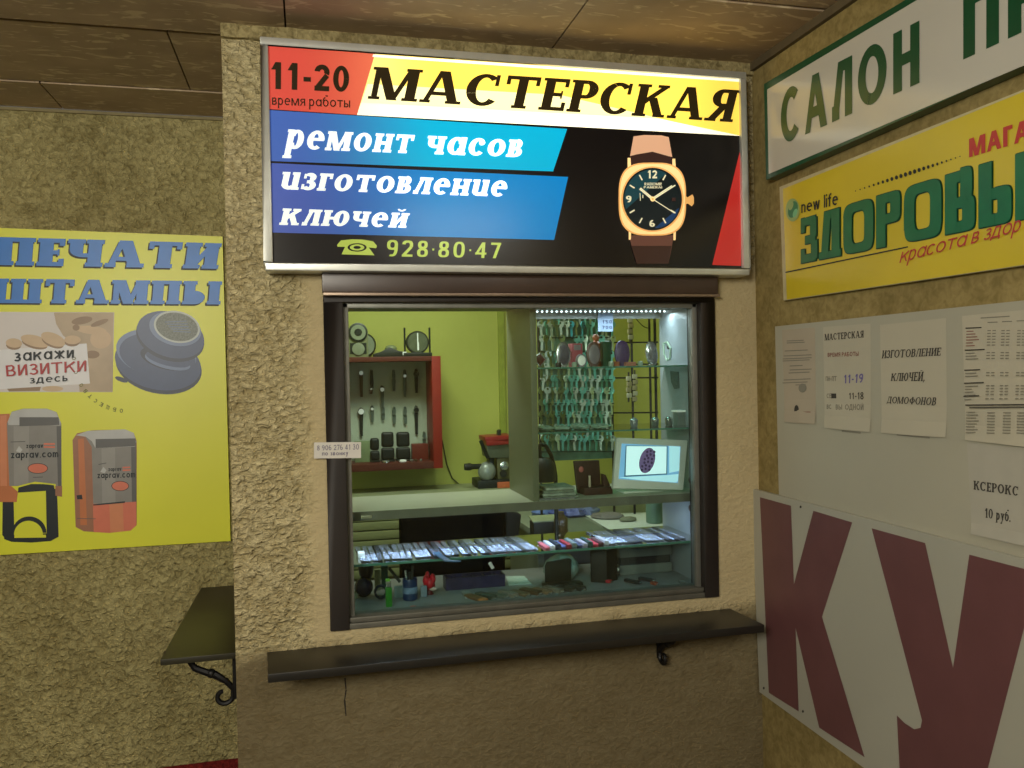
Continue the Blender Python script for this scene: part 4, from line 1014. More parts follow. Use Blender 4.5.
# watch stands (two black cushions each), red box and oddments on the cabinet floor
FY = 3.06
def cst(px_, w_, yt, label, m=None):
    c = aty(px_, 463, FY); c.z = ci0; zt = aty(px_, yt, FY).z; hw = w_/2*FY/815
    t = thing('watch_stand', label, 'stand', c, 'black stands in the red cabinet'); hh = (zt-c.z)/2
    MB().box(c.x-hw, FY-.02, c.z, c.x+hw, FY+.03, c.z+.006).build('base', M_stdk, t, bevel=.002)
    MB().box(c.x-hw, FY-.012, c.z+.006, c.x+hw, FY+.02, c.z+hh*.92).build('cushion', m or M_stdk, t, bevel=.008, seg=3)
    MB().box(c.x-hw*.94, FY-.012, c.z+hh*.96, c.x+hw*.94, FY+.02, c.z+hh*2).build('cushion', m or M_stdk, t, bevel=.0115, seg=4)
cst(388, 12.5, 432, 'black cushioned stand, left of the pair in the red cabinet'); cst(403.5, 13.5, 432, 'black cushioned stand beside the red box'); cst(375, 9, 438, 'narrow dark stand behind the paper slip in the red cabinet')
p0, p1 = aty(412, 457, FY+.02), aty(428, 443.5, FY+.02)
bx = MB().box(p0.x, FY+.01, ci0, p1.x, FY+.05, p1.z).build('gift_box', mat('box_red', (120, 48, 34), .5), bevel=.002); tag(bx, 'small red box standing in the red cabinet right of the black stands', 'box')
q0, q1 = aty(355, 463, FY), aty(370, 441, FY)
bx = MB().box(q0.x, FY, ci0, q1.x, FY+.03, q1.z).build('carton', mat('pale_green_box', (136, 156, 112), .6), bevel=.002); tag(bx, 'pale green carton at the left end of the red cabinet', 'box')
rf = [aty(364, 441, FY-.04), aty(375, 441, FY-.04), aty(374, 426, FY-.04), (aty(365, 426, FY-.04))]
for i, (px_, w_, m_) in enumerate(((386, 8, M_steel), (403, 7, M_dialw), (412, 4, M_steel), (416, 3, M_brl), (421, 3, M_steel))):
    c = aty(px_, 463, FY-.05); hw = w_/2*FY/815
    o = MB().lathe([(hw*.8, 0), (hw, .003), (hw*.9, .008), (hw*.5, .009)], (c.x, FY-.05, ci0), 14).build('watch_part', m_, smooth=True)
    tag(o, ('flat steel watch part on the cabinet floor under the left stand', 'white round watch part in front of the stand beside the red box', 'small steel ring in front of the red box', 'tiny brown part in front of the red box', 'tiny steel part at the right of the cabinet floor')[i], 'part', 'oddments on the cabinet floor')
# clocks on top of the cabinet
TY = 3.03
def top(px_, py_): return aty(px_, py_, TY)
M_clk = mat('clock_grey', (128, 136, 96), .5); M_clkd = mat('clock_dark', (36, 42, 32), .45); M_clkf = mat('clock_face', (140, 150, 124), .35)
c = top(358.5, 356.5); c.z = cz1; hw = 9.5*TY/815
k = thing('mantel_clock', 'ornate arched pendulum clock at the left end of the red cabinet top', 'clock', c)
zt = top(359, 325).z; zd = top(359, 332.5).z; rr = 9*TY/815
pts = [(c.x-hw, TY, cz1), (c.x+hw, TY, cz1)] + [(c.x+hw*math.cos(a), TY, zd+hw*math.sin(a)) for a in [PI*i/14 for i in range(15)]]
MB().prism(pts, (0, .05, 0)).build('clock_case', M_clk, k, bevel=.0015)
MB().lathe([(rr, 0), (rr, .006), (rr*.8, .008)], (c.x, TY, zd), 28, ax='y').build('bezel', M_clkd, k, smooth=True)
MB().lathe([(rr*.8, .0085), (rr*.8, .009)], (c.x, TY, zd), 28, ax='y').build('dial', M_clkf, k); MB().lathe([(rr*.4, .0092), (rr*.3, .012), (rr*.15, .012)], (c.x, TY, zd), 18, ax='y').build('hands', M_clkd, k)
MB().box(c.x-hw*.82, TY-.001, top(359, 354).z, c.x+hw*.82, TY, top(359, 343).z).build('recess', M_clkd, k)
q = MB(); q.lathe([(.022, 0), (.022, .004), (.008, .006)], (c.x, TY-.001, top(359, 349).z), 20, ax='y'); q.tube([(c.x, TY-.003, zd-rr), (c.x, TY-.003, top(359, 348).z)], .0016, 6); q.build('pendulum', M_clkf, k, smooth=True)
q = MB(); q.tube([(c.x+.013*math.cos(a), TY+.02, zt-.002+.010*math.sin(a)) for a in [2*PI*i/12 for i in range(12)]], .0022, 6, closed=True); q.tube([(c.x, TY+.02, zd+hw), (c.x, TY+.02, zt-.01)], .003, 6); q.build('crest', M_clk, k, smooth=True)
# round dark clock behind it
c2 = top(368, 341); c2.y = TY+.075; r2 = 12.3*TY/815
k = thing('round_clock', 'round black clock leaning behind the ornate pendulum clock', 'clock', (c2.x-.012, c2.y, cz1))
MB().lathe([(r2*.9, .02), (r2, .012), (r2, -.012), (r2*.92, -.02)], (c2.x-.012, c2.y, cz1+r2), 32, ax='y').build('clock_case', M_clkd, k, smooth=True)
MB().lathe([(r2*.85, .0203), (r2*.85, .0208)], (c2.x-.012, c2.y, cz1+r2), 28, ax='y').build('dial', M_clkf, k)
# glass clock between posts
c3 = top(417.5, 338.5); r3 = 11.2*TY/815
k = thing('desk_clock', 'round glass desk clock between two posts on the red cabinet', 'clock', (c3.x, TY, cz1))
MB().box(c3.x-.052, TY-.02, cz1, c3.x+.05, TY+.04, cz1+.014).build('base', M_clkd, k, bevel=.003)
for s_ in (-1, 1): MB().tube([(c3.x+s_*.0455, TY+.01, cz1+.012), (c3.x+s_*.0455, TY+.01, top(417, 327.5).z)], .0035, 8).build('post', M_clkd, k, smooth=True)
MB().lathe([(r3*.95, .014), (r3, .008), (r3, -.01), (r3*.9, -.014)], (c3.x, TY+.01, cz1+.01+r3), 32, ax='y').build('clock_ring', M_clkd, k, smooth=True)
MB().lathe([(r3*.86, .0142), (r3*.86, .015)], (c3.x, TY+.01, cz1+.01+r3), 28, ax='y').build('dial', mat('dial_smoky', (98, 106, 84), .15, var=.2, vscale=40), k)
q = MB(); q.box(c3.x-.002, TY-.0065, cz1+.01+r3, c3.x+.002, TY-.0055, cz1+.01+r3*1.8); q.box(c3.x-.002, TY-.0065, cz1+.01+r3*.3, c3.x+.004, TY-.0055, cz1+.01+r3); q.build('hands', M_dialw, k)
# black thing lying between the clocks
c4 = top(391, 355); L_ = 15*TY/815
k = thing('hand_tool', 'flat black hand tool lying between the clocks on the red cabinet', 'tool', (c4.x, TY, cz1))
MB().prism([(c4.x-L_*1.1, TY, cz1), (c4.x+L_*1.2, TY, cz1), (c4.x+L_*1.2, TY, cz1+.014), (c4.x+L_*.5, TY, cz1+.022), (c4.x-L_*.1, TY, cz1+.036), (c4.x-L_*.6, TY, cz1+.02), (c4.x-L_*1.1, TY, cz1+.012)], (0, .04, 0)).build('grip', M_clkd, k, bevel=.003)
MB().ell((c4.x+.002, TY+.02, cz1+.030), .022, .016, .014).build('cap', M_clk, k, smooth=True)
MB().box(c4.x+L_*.75, TY-.003, cz1+.006, c4.x+L_*1.0, TY, cz1+.018).build('tag', M_dialw, k)

# ------------------------------------------------------------------ drawer bench behind, key machine on it
BZ = 1.188; BY = 2.9
bx0, bx1 = -.10, aty(531, 480, BY).x
bn = thing('drawer_bench', 'pale green drawer bench along the back of the kiosk', 'bench', (.3, 2.95, 0))
M_drw = mat('drawer_pale', (156, 160, 108), .5, var=.06); M_bnt = mat('bench_top', (150, 156, 120), .5)
MB().box(bx0, BY+.02, 0, bx1, YB-.005, BZ-.02).build('carcass', mat('carcass_olive', (104, 106, 72), .6), bn)  # body is a darker olive than the drawer fronts
MB().box(bx0, BY-.005, BZ-.02, bx1, YB-.005, BZ).build('top', M_bnt, bn, bevel=.002)
xm0, xm1 = aty(401, 530, BY).x, aty(522, 530, BY).x
hd = (aty(390, 531, BY).z - aty(390, 540.5, BY).z)
zt = aty(380, 521.5, BY).z
for r_ in range(6):
    z1 = zt-r_*hd+ (0 if r_ else 0); 
    d = MB().box(bx0+.01, BY, z1-hd+.004, xm0+.02, BY+.02, z1).build('drawer', M_drw, bn, bevel=.003)
    MB().box(xm1-.1, BY, z1-hd+.004, bx1-.004, BY+.02, z1).build('drawer', M_drw, bn, bevel=.003)
MB().box(bx0+.01, BY, zt+.003, bx1-.004, BY+.02, BZ-.021).build('apron', M_drw, bn, bevel=.001)
# key cutting machine
KY = 2.97
def kp(x, y): return aty(x, y, KY)
c = kp(496, 488); kz0 = BZ
km = thing('key_machine', 'red and grey key cutting machine on the drawer bench against the lime wall', 'machine', (c.x, KY, kz0))
M_mred = mat('machine_red', (150, 40, 36), .4); M_mgr = mat('machine_grey', (92, 98, 80), .45, metal=.2); M_mdk = mat('machine_dark', (28, 32, 26), .5); M_mor = mat('machine_orange', (190, 96, 56), .5)
f = lambda a, y0, d: [Vector((p.x, KY+y0, p.z)) for p in [kp(*t) for t in a]]
MB().prism(f([(486, 440), (514, 438), (514, 444), (487, 446)], 0, 0), (0, .12, 0)).build('hood', M_mred, km, bevel=.004)
MB().prism(f([(485, 437), (514, 435), (514, 441.5), (485.5, 441.5)], .0, 0), (0, .12, 0)).build('hood', M_mred, km, bevel=.003)
MB().prism(f([(487, 445.5), (514, 444), (514, 458), (489, 458.5)], .01, 0), (0, .11, 0)).build('body', M_mgr, km, bevel=.003)
MB().prism(f([(500, 431), (503, 430), (503, 438), (500, 438)], .03, 0), (0, .03, 0)).build('knob', M_mdk, km, bevel=.002)
MB().tube(f([(480.5, 440.5), (484, 449), (488, 458)], .0, 0), .0065, 8).build('lever', M_mdk, km, smooth=True)
MB().prism(f([(491, 458), (496, 458), (496, 484), (491, 484)], .03, 0), (0, .05, 0)).build('column', M_mdk, km, bevel=.002)
MB().prism(f([(498, 459), (512, 458), (512, 480), (499, 480)], .02, 0), (0, .06, 0)).build('carriage', mat('machine_olive', (96, 94, 56), .5), km, bevel=.003)
q = MB(); b_ = kp(505, 466); q.lathe([(.016, 0), (.016, .012), (.006, .016)], (b_.x, KY+.02, b_.z), 18, ax='y'); q.build('cutter_wheel', M_steel, km, smooth=True)
q = MB(); b_ = kp(504, 474); q.lathe([(.012, 0), (.012, .016)], (b_.x, KY+.02, b_.z), 14, ax='y'); q.build('clamp', M_mdk, km, smooth=True)
p0, p1 = kp(478, 486), kp(516, 478)
MB().box(p0.x, KY+.0, kz0, p1.x, KY+.12, kz0+.03).build('base', M_mdk, km, bevel=.004)
q = MB(); q.ell(kp(488, 472)+Vector((0, .02, 0)), .034, .03, .036); q.build('motor', mat('motor_silver', (150, 156, 150), .35, metal=.3), km, smooth=True)
q = MB(); q.lathe([(.012, -.05), (.014, -.03), (.01, -.02), (.01, .02)], (kp(479, 467).x, KY+.02, kp(479, 467).z), 12, ax='x'); q.build('crank', M_mdk, km, smooth=True)
p0, p1 = kp(497, 485), kp(513, 479)
MB().box(p0.x, KY-.012, kz0, p1.x, KY, kz0+.022).build('tray', M_mor, km, bevel=.003)

# ------------------------------------------------------------------ chair
HY = 2.5
def hp(x, y): return aty(x, y, HY)
ch = thing('office_chair', 'black high-backed chair standing in the kiosk in front of the drawer bench', 'chair', (hp(461, 550).x, HY+.0, 0))
cx = hp(461, 550).x
M_chb = mat('chair_black', (7, 7, 10), .9, spec=.1, var=.2, vscale=40)
p0, p1, p2, p3 = hp(401, 604), hp(506, 600), hp(506, 510.5), hp(400, 517)
MB().prism([p0, p1, p2, p3], (0, .05, 0)).build('backrest', M_chb, ch, bevel=.016, seg=3)
q = [hp(507, 509.5), hp(523, 515), hp(519, 545), hp(507, 560)]
MB().prism([p+Vector((0, .012, 0)) for p in q], (0, .04, 0)).build('side_wing', mat('chair_wing', (30, 31, 30), .7), ch, bevel=.008)
MB().box(cx-.17, HY+.06, .72, cx+.17, HY+.33, .79).build('seat', M_chb, ch, bevel=.02, seg=3)
MB().box(cx-.04, HY+.045, .75, cx+.04, HY+.06, 1.0).build('back_bracket', M_mdk, ch, bevel=.003)
MB().lathe([(.03, .05), (.03, .4), (.022, .4), (.022, .73)], (cx, HY+.17, 0), 16).build('column', M_mdk, ch, smooth=True)
for i in range(5):
    a = math.radians(90+72*i); e = Vector((cx+.17*math.cos(a), HY+.17+.17*math.sin(a)*.75, .05))
    MB().tube([(cx, HY+.17, .09), e], [.022, .014], 8).build('leg', M_mdk, ch, smooth=True)
    MB().lathe([(.025, -.012), (.025, .012)], e+Vector((0, 0, -.025)), 14, ax='x').build('caster', M_mdk, ch, smooth=True)

# ------------------------------------------------------------------ work table on the right with papers
WZ = 1.12
t0 = atz(533, 533, WZ); wy0 = 2.47
wx0 = aty(534, 540, wy0).x; wx1 = 1.26
wt = thing('work_table', 'grey work table at the right side of the kiosk', 'table', ((wx0+wx1)/2, 2.75, 0))
M_wt = mat('table_grey', (128, 136, 116), .5, var=.06)
MB().box(wx0, wy0, WZ-.022, wx1, 2.885, WZ).build('tabletop', M_wt, wt, bevel=.002)
MB().box(wx0+.02, wy0+.03, 0, wx0+.04, 2.87, WZ-.022).build('side_board', M_wt, wt); MB().box(wx1-.04, wy0+.03, 0, wx1-.02, 2.87, WZ-.022).build('side_board', M_wt, wt)
MB().box(wx0+.04, wy0+.05, .6, wx1-.04, wy0+.065, WZ-.022).build('modesty_board', mat('board_grey', (92, 98, 92), .6), wt)
def flat(name, label, cat, pts, z, m, t=.0015, **kw):
    q = [atz(x, y, z) for x, y in pts]
    o = MB().prism(q, (0, 0, t)).build(name, m, **kw); return tag(o, label, cat)
M_paper = mat('white_paper', (206, 214, 200), .7, var=.03)
flat('cutting_mat', 'grey-olive board lying on the work table left of the white sheet', 'board', [(546, 521), (581, 516.5), (612, 533), (560, 534)], WZ+.0005, mat('mat_olive', (96, 106, 88), .6))
flat('paper_sheet', 'big white sheet on the work table with tools on it', 'paper', [(583, 514.5), (672, 512), (690, 520), (688, 528), (612, 531.5)], WZ+.002, M_paper)
def lump(name, label, cat, cx_, cy_, z, rx, ry, rz, m, rot=0, group=None, seed=0, amp=.25):
    c = atz(cx_, cy_, z); q = MB(); q.ell((0, 0, 0), 1, 1, 1, 14, 9)
    for i, v in enumerate(q.v):
        d = 1+amp*noise.noise(v*1.7+Vector((seed, 0, 0))); q.v[i] = Vector((v.x*rx*d, v.y*ry*d, max(v.z*rz*d, -rz*.6)))
    q.xf(Matrix.Translation(c+Vector((0, 0, rz*.6))) @ Matrix.Rotation(rot, 4, 'Z'))
    return tag(q.build(name, m, smooth=True), label, cat, group)
lump('glove', 'crumpled grey cloth lying on the white sheet', 'cloth', 607, 518, WZ+.004, .06, .035, .012, mat('cloth_grey', (120, 116, 108), .8), -.5, seed=3)
lump('rag', 'small grey-green rag at the end of the crumpled cloth', 'cloth', 628, 521, WZ+.004, .03, .02, .009, mat('rag_green', (118, 122, 98), .8), .2, seed=5)
c = atz(654.5, 522.5, WZ+.004)
q = MB().lathe([(.024, 0), (.026, .002), (.027, .06), (.0255, .064), (.024, .06), (.023, .01)], c, 22).build('pen_cup', mat('cup_green', (96, 124, 104), .4), smooth=True); tag(q, 'grey-green cup on the white sheet near the side panel', 'cup')
c = atz(544, 537, WZ+.001)
k = thing('open_box', 'open dark box with pale lid at the left end of the work table', 'box', c)
MB().box(c.x-.03, c.y, WZ+.001, c.x+.032, c.y+.05, WZ+.044).build('box_body', M_mdk, k, bevel=.002)
MB().prism([(c.x-.034, c.y-.004, WZ+.045), (c.x+.036, c.y-.004, WZ+.045), (c.x+.05, c.y+.06, WZ+.052), (c.x-.03, c.y+.06, WZ+.052)], (0, 0, .004)).build('lid', M_bnt, k, bevel=.001)
c = atz(561, 536, WZ+.001)
q = MB().lathe([(.019, 0), (.021, .004), (.021, .05), (.014, .06), (.010, .066), (.010, .072)], c, 20).build('brown_bottle', mat('bottle_brown', (84, 66, 36), .3), smooth=True); tag(q, 'short brown bottle on the work table behind the glass shelf', 'bottle')
a, b = atz(567, 538, WZ+.002), aty(561, 524, 2.42)
q = MB().tube([atz(569, 533, WZ+.003), aty(562, 522, atz(561, 536, WZ).y-.012)], [.003, .0045], 8).build('tweezers', mat('bright_brass', (206, 190, 140), .3, metal=.5), smooth=True); tag(q, 'bright tweezers leaning on the brown bottle', 'tweezers')
# jumble of plastic bags with LED glow painted in blue, lying on the table
for i, (x, y, c_, lab) in enumerate(((544, 516, (96, 120, 176), 'plastic bag with blue-white LED glow in its colour, at the left end of the work table'), (558, 516, (70, 84, 150), 'plastic bag with deep blue LED glow in its colour, behind the brown bottle'), (573, 516, (112, 122, 178), 'plastic bag with lilac blue LED glow in its colour, beside the white sheet'), (586, 514, (132, 146, 190), 'plastic bag with pale blue LED glow in its colour, at the back corner of the white sheet'))):
    lump('plastic_bag', lab, 'bag', x, y, WZ+.002, .038, .04, .02, mat('bag_%d' % i, c_, .25, var=.35, vscale=60), i*.7, 'plastic bags on the work table', seed=i*4, amp=.5)

# ------------------------------------------------------------------ key rack
RY = 2.62
def rp(x, y): return aty(x, y, RY)
kr = thing('key_rack', 'dark metal rack full of hanging key blanks at the back of the right half', 'rack', rp(600, 470)+Vector((0, .02, -.1)))
M_rod = mat('rack_black', (26, 30, 24), .45, metal=.3)
zr0, zr1 = WZ+.001, rp(600, 300).z
for x in (540.5, 613.5, 634, 652, 657.5):
    a = rp(x, 400); MB().tube([(a.x, RY+.012, zr0), (a.x, RY+.012, zr1)], .0042 if x != 657.5 else .005, 8).build('post', M_rod, kr, smooth=True)
KROWS = ((315, 15), (326, 14), (338, 15), (352, 15), (368, 15), (380, 14), (392, 15), (404, 15), (416, 15), (428, 14), (441, 15), (452, 14))
for y, n_ in KROWS:
    a, b = rp(538, y), rp(614, y-.4); MB().tube([(a.x, RY+.0, a.z), (b.x, RY+.0, b.z)], .0014, 6).build('key_rail', M_rod, kr, smooth=True)
for y in (342.5, 364.5, 378, 413, 440):
    a, b = rp(613, y), rp(659, y-.4); MB().tube([(a.x, RY+.008, a.z), (b.x, RY+.008, b.z)], .0028, 6).build('rail', M_rod, kr, smooth=True)
a = [rp(635+i*2.4, 316+12*math.sin(PI*.5*i/6)) for i in range(7)]
MB().tube([p+Vector((0, .008, 0)) for p in a], .0016, 6).build('wire', M_rod, kr, smooth=True)
a, b = rp(541, 462), rp(612, 312)
MB().box(a.x, RY+.018, a.z, b.x, RY+.021, b.z).build('backing', mat('backing_teal', (92, 132, 108), .5, var=.35, vscale=26), kr)
# key blanks
def keyblank(name, m):
    q = MB(); n = 14; R0 = .0105
    ring = [(R0*math.cos(2*PI*i/n), R0*.95*math.sin(2*PI*i/n)) for i in range(n)]; hole = [(.0035*math.cos(2*PI*i/n), .004+.0035*math.sin(2*PI*i/n)) for i in range(n)]
    for y in (-.0011, .0011):
        for i in range(n):
            j = (i+1) % n; q.poly([(ring[i][0], y, ring[i][1]-.004), (ring[j][0], y, ring[j][1]-.004), (hole[j][0], y, hole[j][1]-.004), (hole[i][0], y, hole[i][1]-.004)])
    for i in range(n):
        j = (i+1) % n; q.poly([(ring[i][0], -.0011, ring[i][1]-.004), (ring[j][0], -.0011, ring[j][1]-.004), (ring[j][0], .0011, ring[j][1]-.004), (ring[i][0], .0011, ring[i][1]-.004)])
    q.prism([(-.0032, -.0011, -.012), (.0036, -.0011, -.012), (.0036, -.0011, -.034), (.001, -.0011, -.038), (-.0032, -.0011, -.035)], (0, .0022, 0))
    return q.build(name, m)
K_teal = mat('key_teal', (104, 178, 162), .3, metal=.3, var=.15); K_cyan = mat('key_led_cyan', (72, 186, 206), .3, var=.1); K_olive = mat('key_olive', (110, 128, 84), .3, metal=.4, var=.2); K_sil = mat('key_silver', (206, 228, 214), .2, metal=.5, var=.1); K_brs = mat('key_brass', (146, 136, 74), .3, metal=.6, var=.1)  # cyan stands in for LED light falling on the upper keys
KB = {}
for nm, m, lb in (('teal', K_teal, 'teal-tinted key blank hanging in the crowded rows of the key rack'), ('cyan', K_cyan, 'key blank with bright cyan LED light in its colour, hanging high in the middle of the rack'), ('olive', K_olive, 'dull olive key blank hanging in the left part of the key rack'), ('silver', K_sil, 'bright silver key blank hanging in the key rack'), ('brass', K_brs, 'yellowish brass key blank hanging near the rack top left')):
    o = keyblank('key_blank', m); KB[nm] = [o, lb, False]
rnd = random.Random(3)
for row, (y, n_) in enumerate(KROWS):
    for i in range(n_):
        px_ = 542+i*(70/(n_-1))+rnd.uniform(-.7, .7)
        if row in (3,) and 552 < px_ < 606 and rnd.random() < .5: continue
        left = px_ < 566
        nm = rnd.choices(['teal', 'olive', 'silver', 'brass', 'cyan'], [3, 5, 1.6, .7, 0] if left else [6, .6, 3, .2, 5 if row < 3 and px_ < 598 else 0])[0]
        p = rp(px_, y); loc = (p.x, RY, p.z+.0035)
        rec = KB[nm]; rot = (rnd.uniform(-.03, .06), rnd.uniform(-.12, .12), rnd.uniform(-.7, .7))
        if not rec[2]: o = rec[0]; rec[2] = True; o.location = loc; o.rotation_euler = rot; o.scale = (1.1, 1.1, 1.2)
        else: o = clone(rec[0], loc, rot)
        tag(o, rec[1], 'key', 'key blanks on the rack, %s ones' % nm)
for r_ in KB.values():
    if not r_[2]: bpy.data.objects.remove(r_[0])
# chains of square beads (watch bracelets) hanging on the rack right of the keys
M_bead = mat('bead_bone', (178, 168, 130), .4, var=.15); M_beadd = mat('bead_dark', (52, 50, 40), .4)
for (x, y0, y1, w_, lab) in ((629, 318, 344, 5.5, 'square-linked bracelet hanging high on the rack beside the purple oval'), (627.5, 376, 402, 5, 'left of two square-linked bracelets hanging below the purple oval'), (633.5, 374, 402, 5, 'right of two square-linked bracelets hanging below the purple oval')):
    t = thing('link_bracelet', lab, 'bracelet', rp(x, y0)+Vector((0, -.012, 0)), 'bracelets on the key rack')
    n_ = int((y1-y0)/5.6); hw = w_/2*RY/815
    q = MB(); a, b = rp(x, y0-4), rp(x, y1); q.tube([a+Vector((0, -.01, 0)), b+Vector((0, -.01, 0))], .003, 6); q.build('cord', M_beadd, t)
    for i in range(n_):
        p = rp(x+(1 if i % 2 else -1)*.3, y0+2.5+i*5.6)
        MB().box(p.x-hw, RY-.017, p.z-.0075, p.x+hw, RY-.008, p.z+.0075).build('link', M_bead if i % 3 else mat('bead_pale', (200, 196, 172), .35), t, bevel=.0015)

# ------------------------------------------------------------------ goods on the upper glass shelf
GY = 2.10
def gp(x, y): return aty(x, y, GY)
G = GY/815
def oval_disc(name, label, cat, px_, y0, y1, w_, m, mi, group, Y=GY, zb=ZS1, tilt=0, frame=True):
    """an oval ornament standing on its edge on a small foot: rim, face, foot"""
    c = aty(px_, (y0+y1)/2, Y); top_ = aty(px_, y0, Y).z; hh = (top_-zb)/2; hw = w_/2*Y/815
    t = thing(name, label, cat, (c.x, Y, zb), group); zc = zb+hh
    q = MB(); q.lathe([(.85, .006), (1, .004), (1, -.004), (.85, -.006)], (0, 0, 0), 26, ax='y')
    for i, v in enumerate(q.v): q.v[i] = Vector((v.x*hw, v.y, v.z*hh))
    R_ = Matrix.Translation((c.x, Y, zc)) @ Matrix.Rotation(tilt, 4, 'Y'); q.xf(R_); q.build('rim', m, t, smooth=True)
    q = MB(); q.lathe([(.78, .0065), (.6, .0085), (.2, .0092)], (0, 0, 0), 22, ax='y')
    for i, v in enumerate(q.v): q.v[i] = Vector((v.x*hw, v.y, v.z*hh))
    q.xf(R_); q.build('face', mi, t, smooth=True)
    MB().box(c.x-hw*.4, Y-.008, zb, c.x+hw*.4, Y+.012, zb+.004).build('foot', m, t, bevel=.001)
M_sil = mat('bright_silver', (196, 200, 206), .22, metal=.7, var=.2, vscale=120); M_pink = mat('pink_enamel', (190, 90, 104), .35); M_plum = mat('plum', (84, 60, 116), .4, var=.3, vscale=90); M_brw = mat('rosy_brown', (116, 88, 84), .4); M_mauve = mat('mauve_face', (150, 140, 150), .4); M_orng = mat('orange_brown', (170, 98, 60), .5); M_dgrn = mat('bottle_green', (28, 84, 56), .4); M_pgrn = mat('pale_mint', (168, 190, 170), .4)
GRP = 'ornaments on the upper glass shelf'
oval_disc('pocket_watch', 'round silver pocket watch with dark lower half on the upper glass shelf', 'watch', 563, 342, 366, 15, M_sil, mat('half_dark', (96, 92, 110), .3, var=.3, vscale=60), GRP)
oval_disc('alarm_clock', 'small round pale alarm clock in the middle of the upper glass shelf', 'clock', 581, 354, 366, 11, M_mauve, M_dialw, GRP, Y=2.08)
oval_disc('pocket_watch', 'rosy brown round watch with pale dome on the upper glass shelf', 'watch', 593.5, 342, 366, 15, M_brw, M_mauve, GRP)
oval_disc('compact_mirror', 'purple oval compact standing on the upper glass shelf', 'mirror', 622, 340.5, 364, 16, M_plum, M_plum, GRP)
oval_disc('locket', 'glittering silver oval locket right of the purple compact on the upper shelf', 'locket', 651.5, 341.5, 366, 12.5, M_sil, mat('cut_stone', (160, 160, 176), .15, metal=.4, var=.4, vscale=160), GRP, tilt=-.12)
# lozenge ornament at far left
c = gp(540, 360); t = thing('lozenge_pendant', 'dark red lozenge pendant with silver edge at the left end of the upper shelf', 'pendant', (c.x, GY, ZS1), GRP)
for s_, m_, y_ in ((1, M_sil, 0), (.72, mat('garnet', (116, 50, 62), .25), -.002)):
    MB().prism([(c.x+a*s_*.019, GY+y_, ZS1+.021+b*s_*.021) for a, b in ((-1, .2), (0, -1), (1, 0), (0, 1))], (0, .008-abs(y_)*1.5, 0)).build('rim' if s_ == 1 else 'stone', m_, t, bevel=.0008)
# pink clock box
p0, p1 = gp(574, 350), gp(585, 343); b_ = MB(); t = thing('ring_box', 'small pink box behind the round pale clock on the upper shelf', 'box', (gp(580, 350).x, GY+.03, ZS1), GRP)
MB().box(p0.x, GY+.02, ZS1, p1.x, GY+.05, p1.z).build('box_body', M_pink, t, bevel=.002); MB().box(p0.x+.006, GY+.0185, p0.z, p1.x-.006, GY+.0198, p1.z-.004).build('badge', M_mauve, t)
# orange figurine, green box, orange stand, little white pots
c = gp(601.5, 366); t = thing('figurine', 'orange-brown figurine left of the green box on the upper shelf', 'figurine', (c.x, GY+.04, ZS1), GRP)
q = MB(); q.lathe([(.014, 0), (.013, .01), (.008, .03), (.011, .05), (.012, .062), (.006, .07)], (c.x, GY+.04, ZS1), 16); q.build('body', M_orng, t, smooth=True); MB().ell((c.x, GY+.04, ZS1+.078), .0095, .009, .0105).build('head', M_orng, t, smooth=True)
p0, p1 = gp(606, 366), gp(613.5, 341)
tag(MB().box(p0.x, GY+.02, ZS1, p1.x, GY+.04, p1.z).build('upright_box', M_dgrn, bevel=.002), 'dark green upright box left of the purple compact', 'box', GRP)
p0, p1 = gp(611, 366), gp(617, 361.5); tag(MB().box(p0.x, GY-.02, ZS1, p1.x, GY+.0, p1.z).build('ring_box', M_orng, bevel=.002), 'small orange block left of the purple compact foot', 'box', GRP)
p0, p1 = gp(622, 366), gp(632, 362); tag(MB().box(p0.x, GY-.03, ZS1, p1.x, GY-.012, p1.z).build('ring_box', mat('salmon', (186, 118, 92), .5), bevel=.002), 'salmon block in front of the purple compact', 'box', GRP)
for i, (px_, lab) in enumerate(((555, 'tiny dark pot left of the silver pocket watch'), (571, 'tiny pale pot right of the silver pocket watch'), (607, 'tiny pale pot in front of the green box'), (636, 'tiny pale pot left of the silver locket'))):
    c = gp(px_, 366); q = MB().lathe([(.006, 0), (.0075, .006), (.0065, .012), (.004, .013)], (c.x, GY-.03, ZS1), 14).build('trinket_pot', M_pgrn if i else M_mdk, smooth=True); tag(q, lab, 'pot', GRP)
# price card hanging above
PY_ = 2.262
q = MB().prism([aty(598, 331.5, PY_), aty(613, 331.5, PY_), aty(613, 313, PY_), aty(598, 313, PY_)], (0, .001, 0))
pc = thing('price_card', 'small pale blue price card hanging under the LED row', 'card', aty(605, 331, PY_)); q.build('card', mat('card_blue', (150, 168, 196), .6, var=.05), pc)
for t_, y in (('150', 323.5), ('700', 329)): letter('lettering', t_, lambda a, b: aty(a, b, PY_), (602, y), (612, y), (602, y-3.2), (612, y-3.2), mat('card_ink', (60, 70, 110), .7, var=0), pc, (0, -.0008, 0), T=.18, gap=.2)
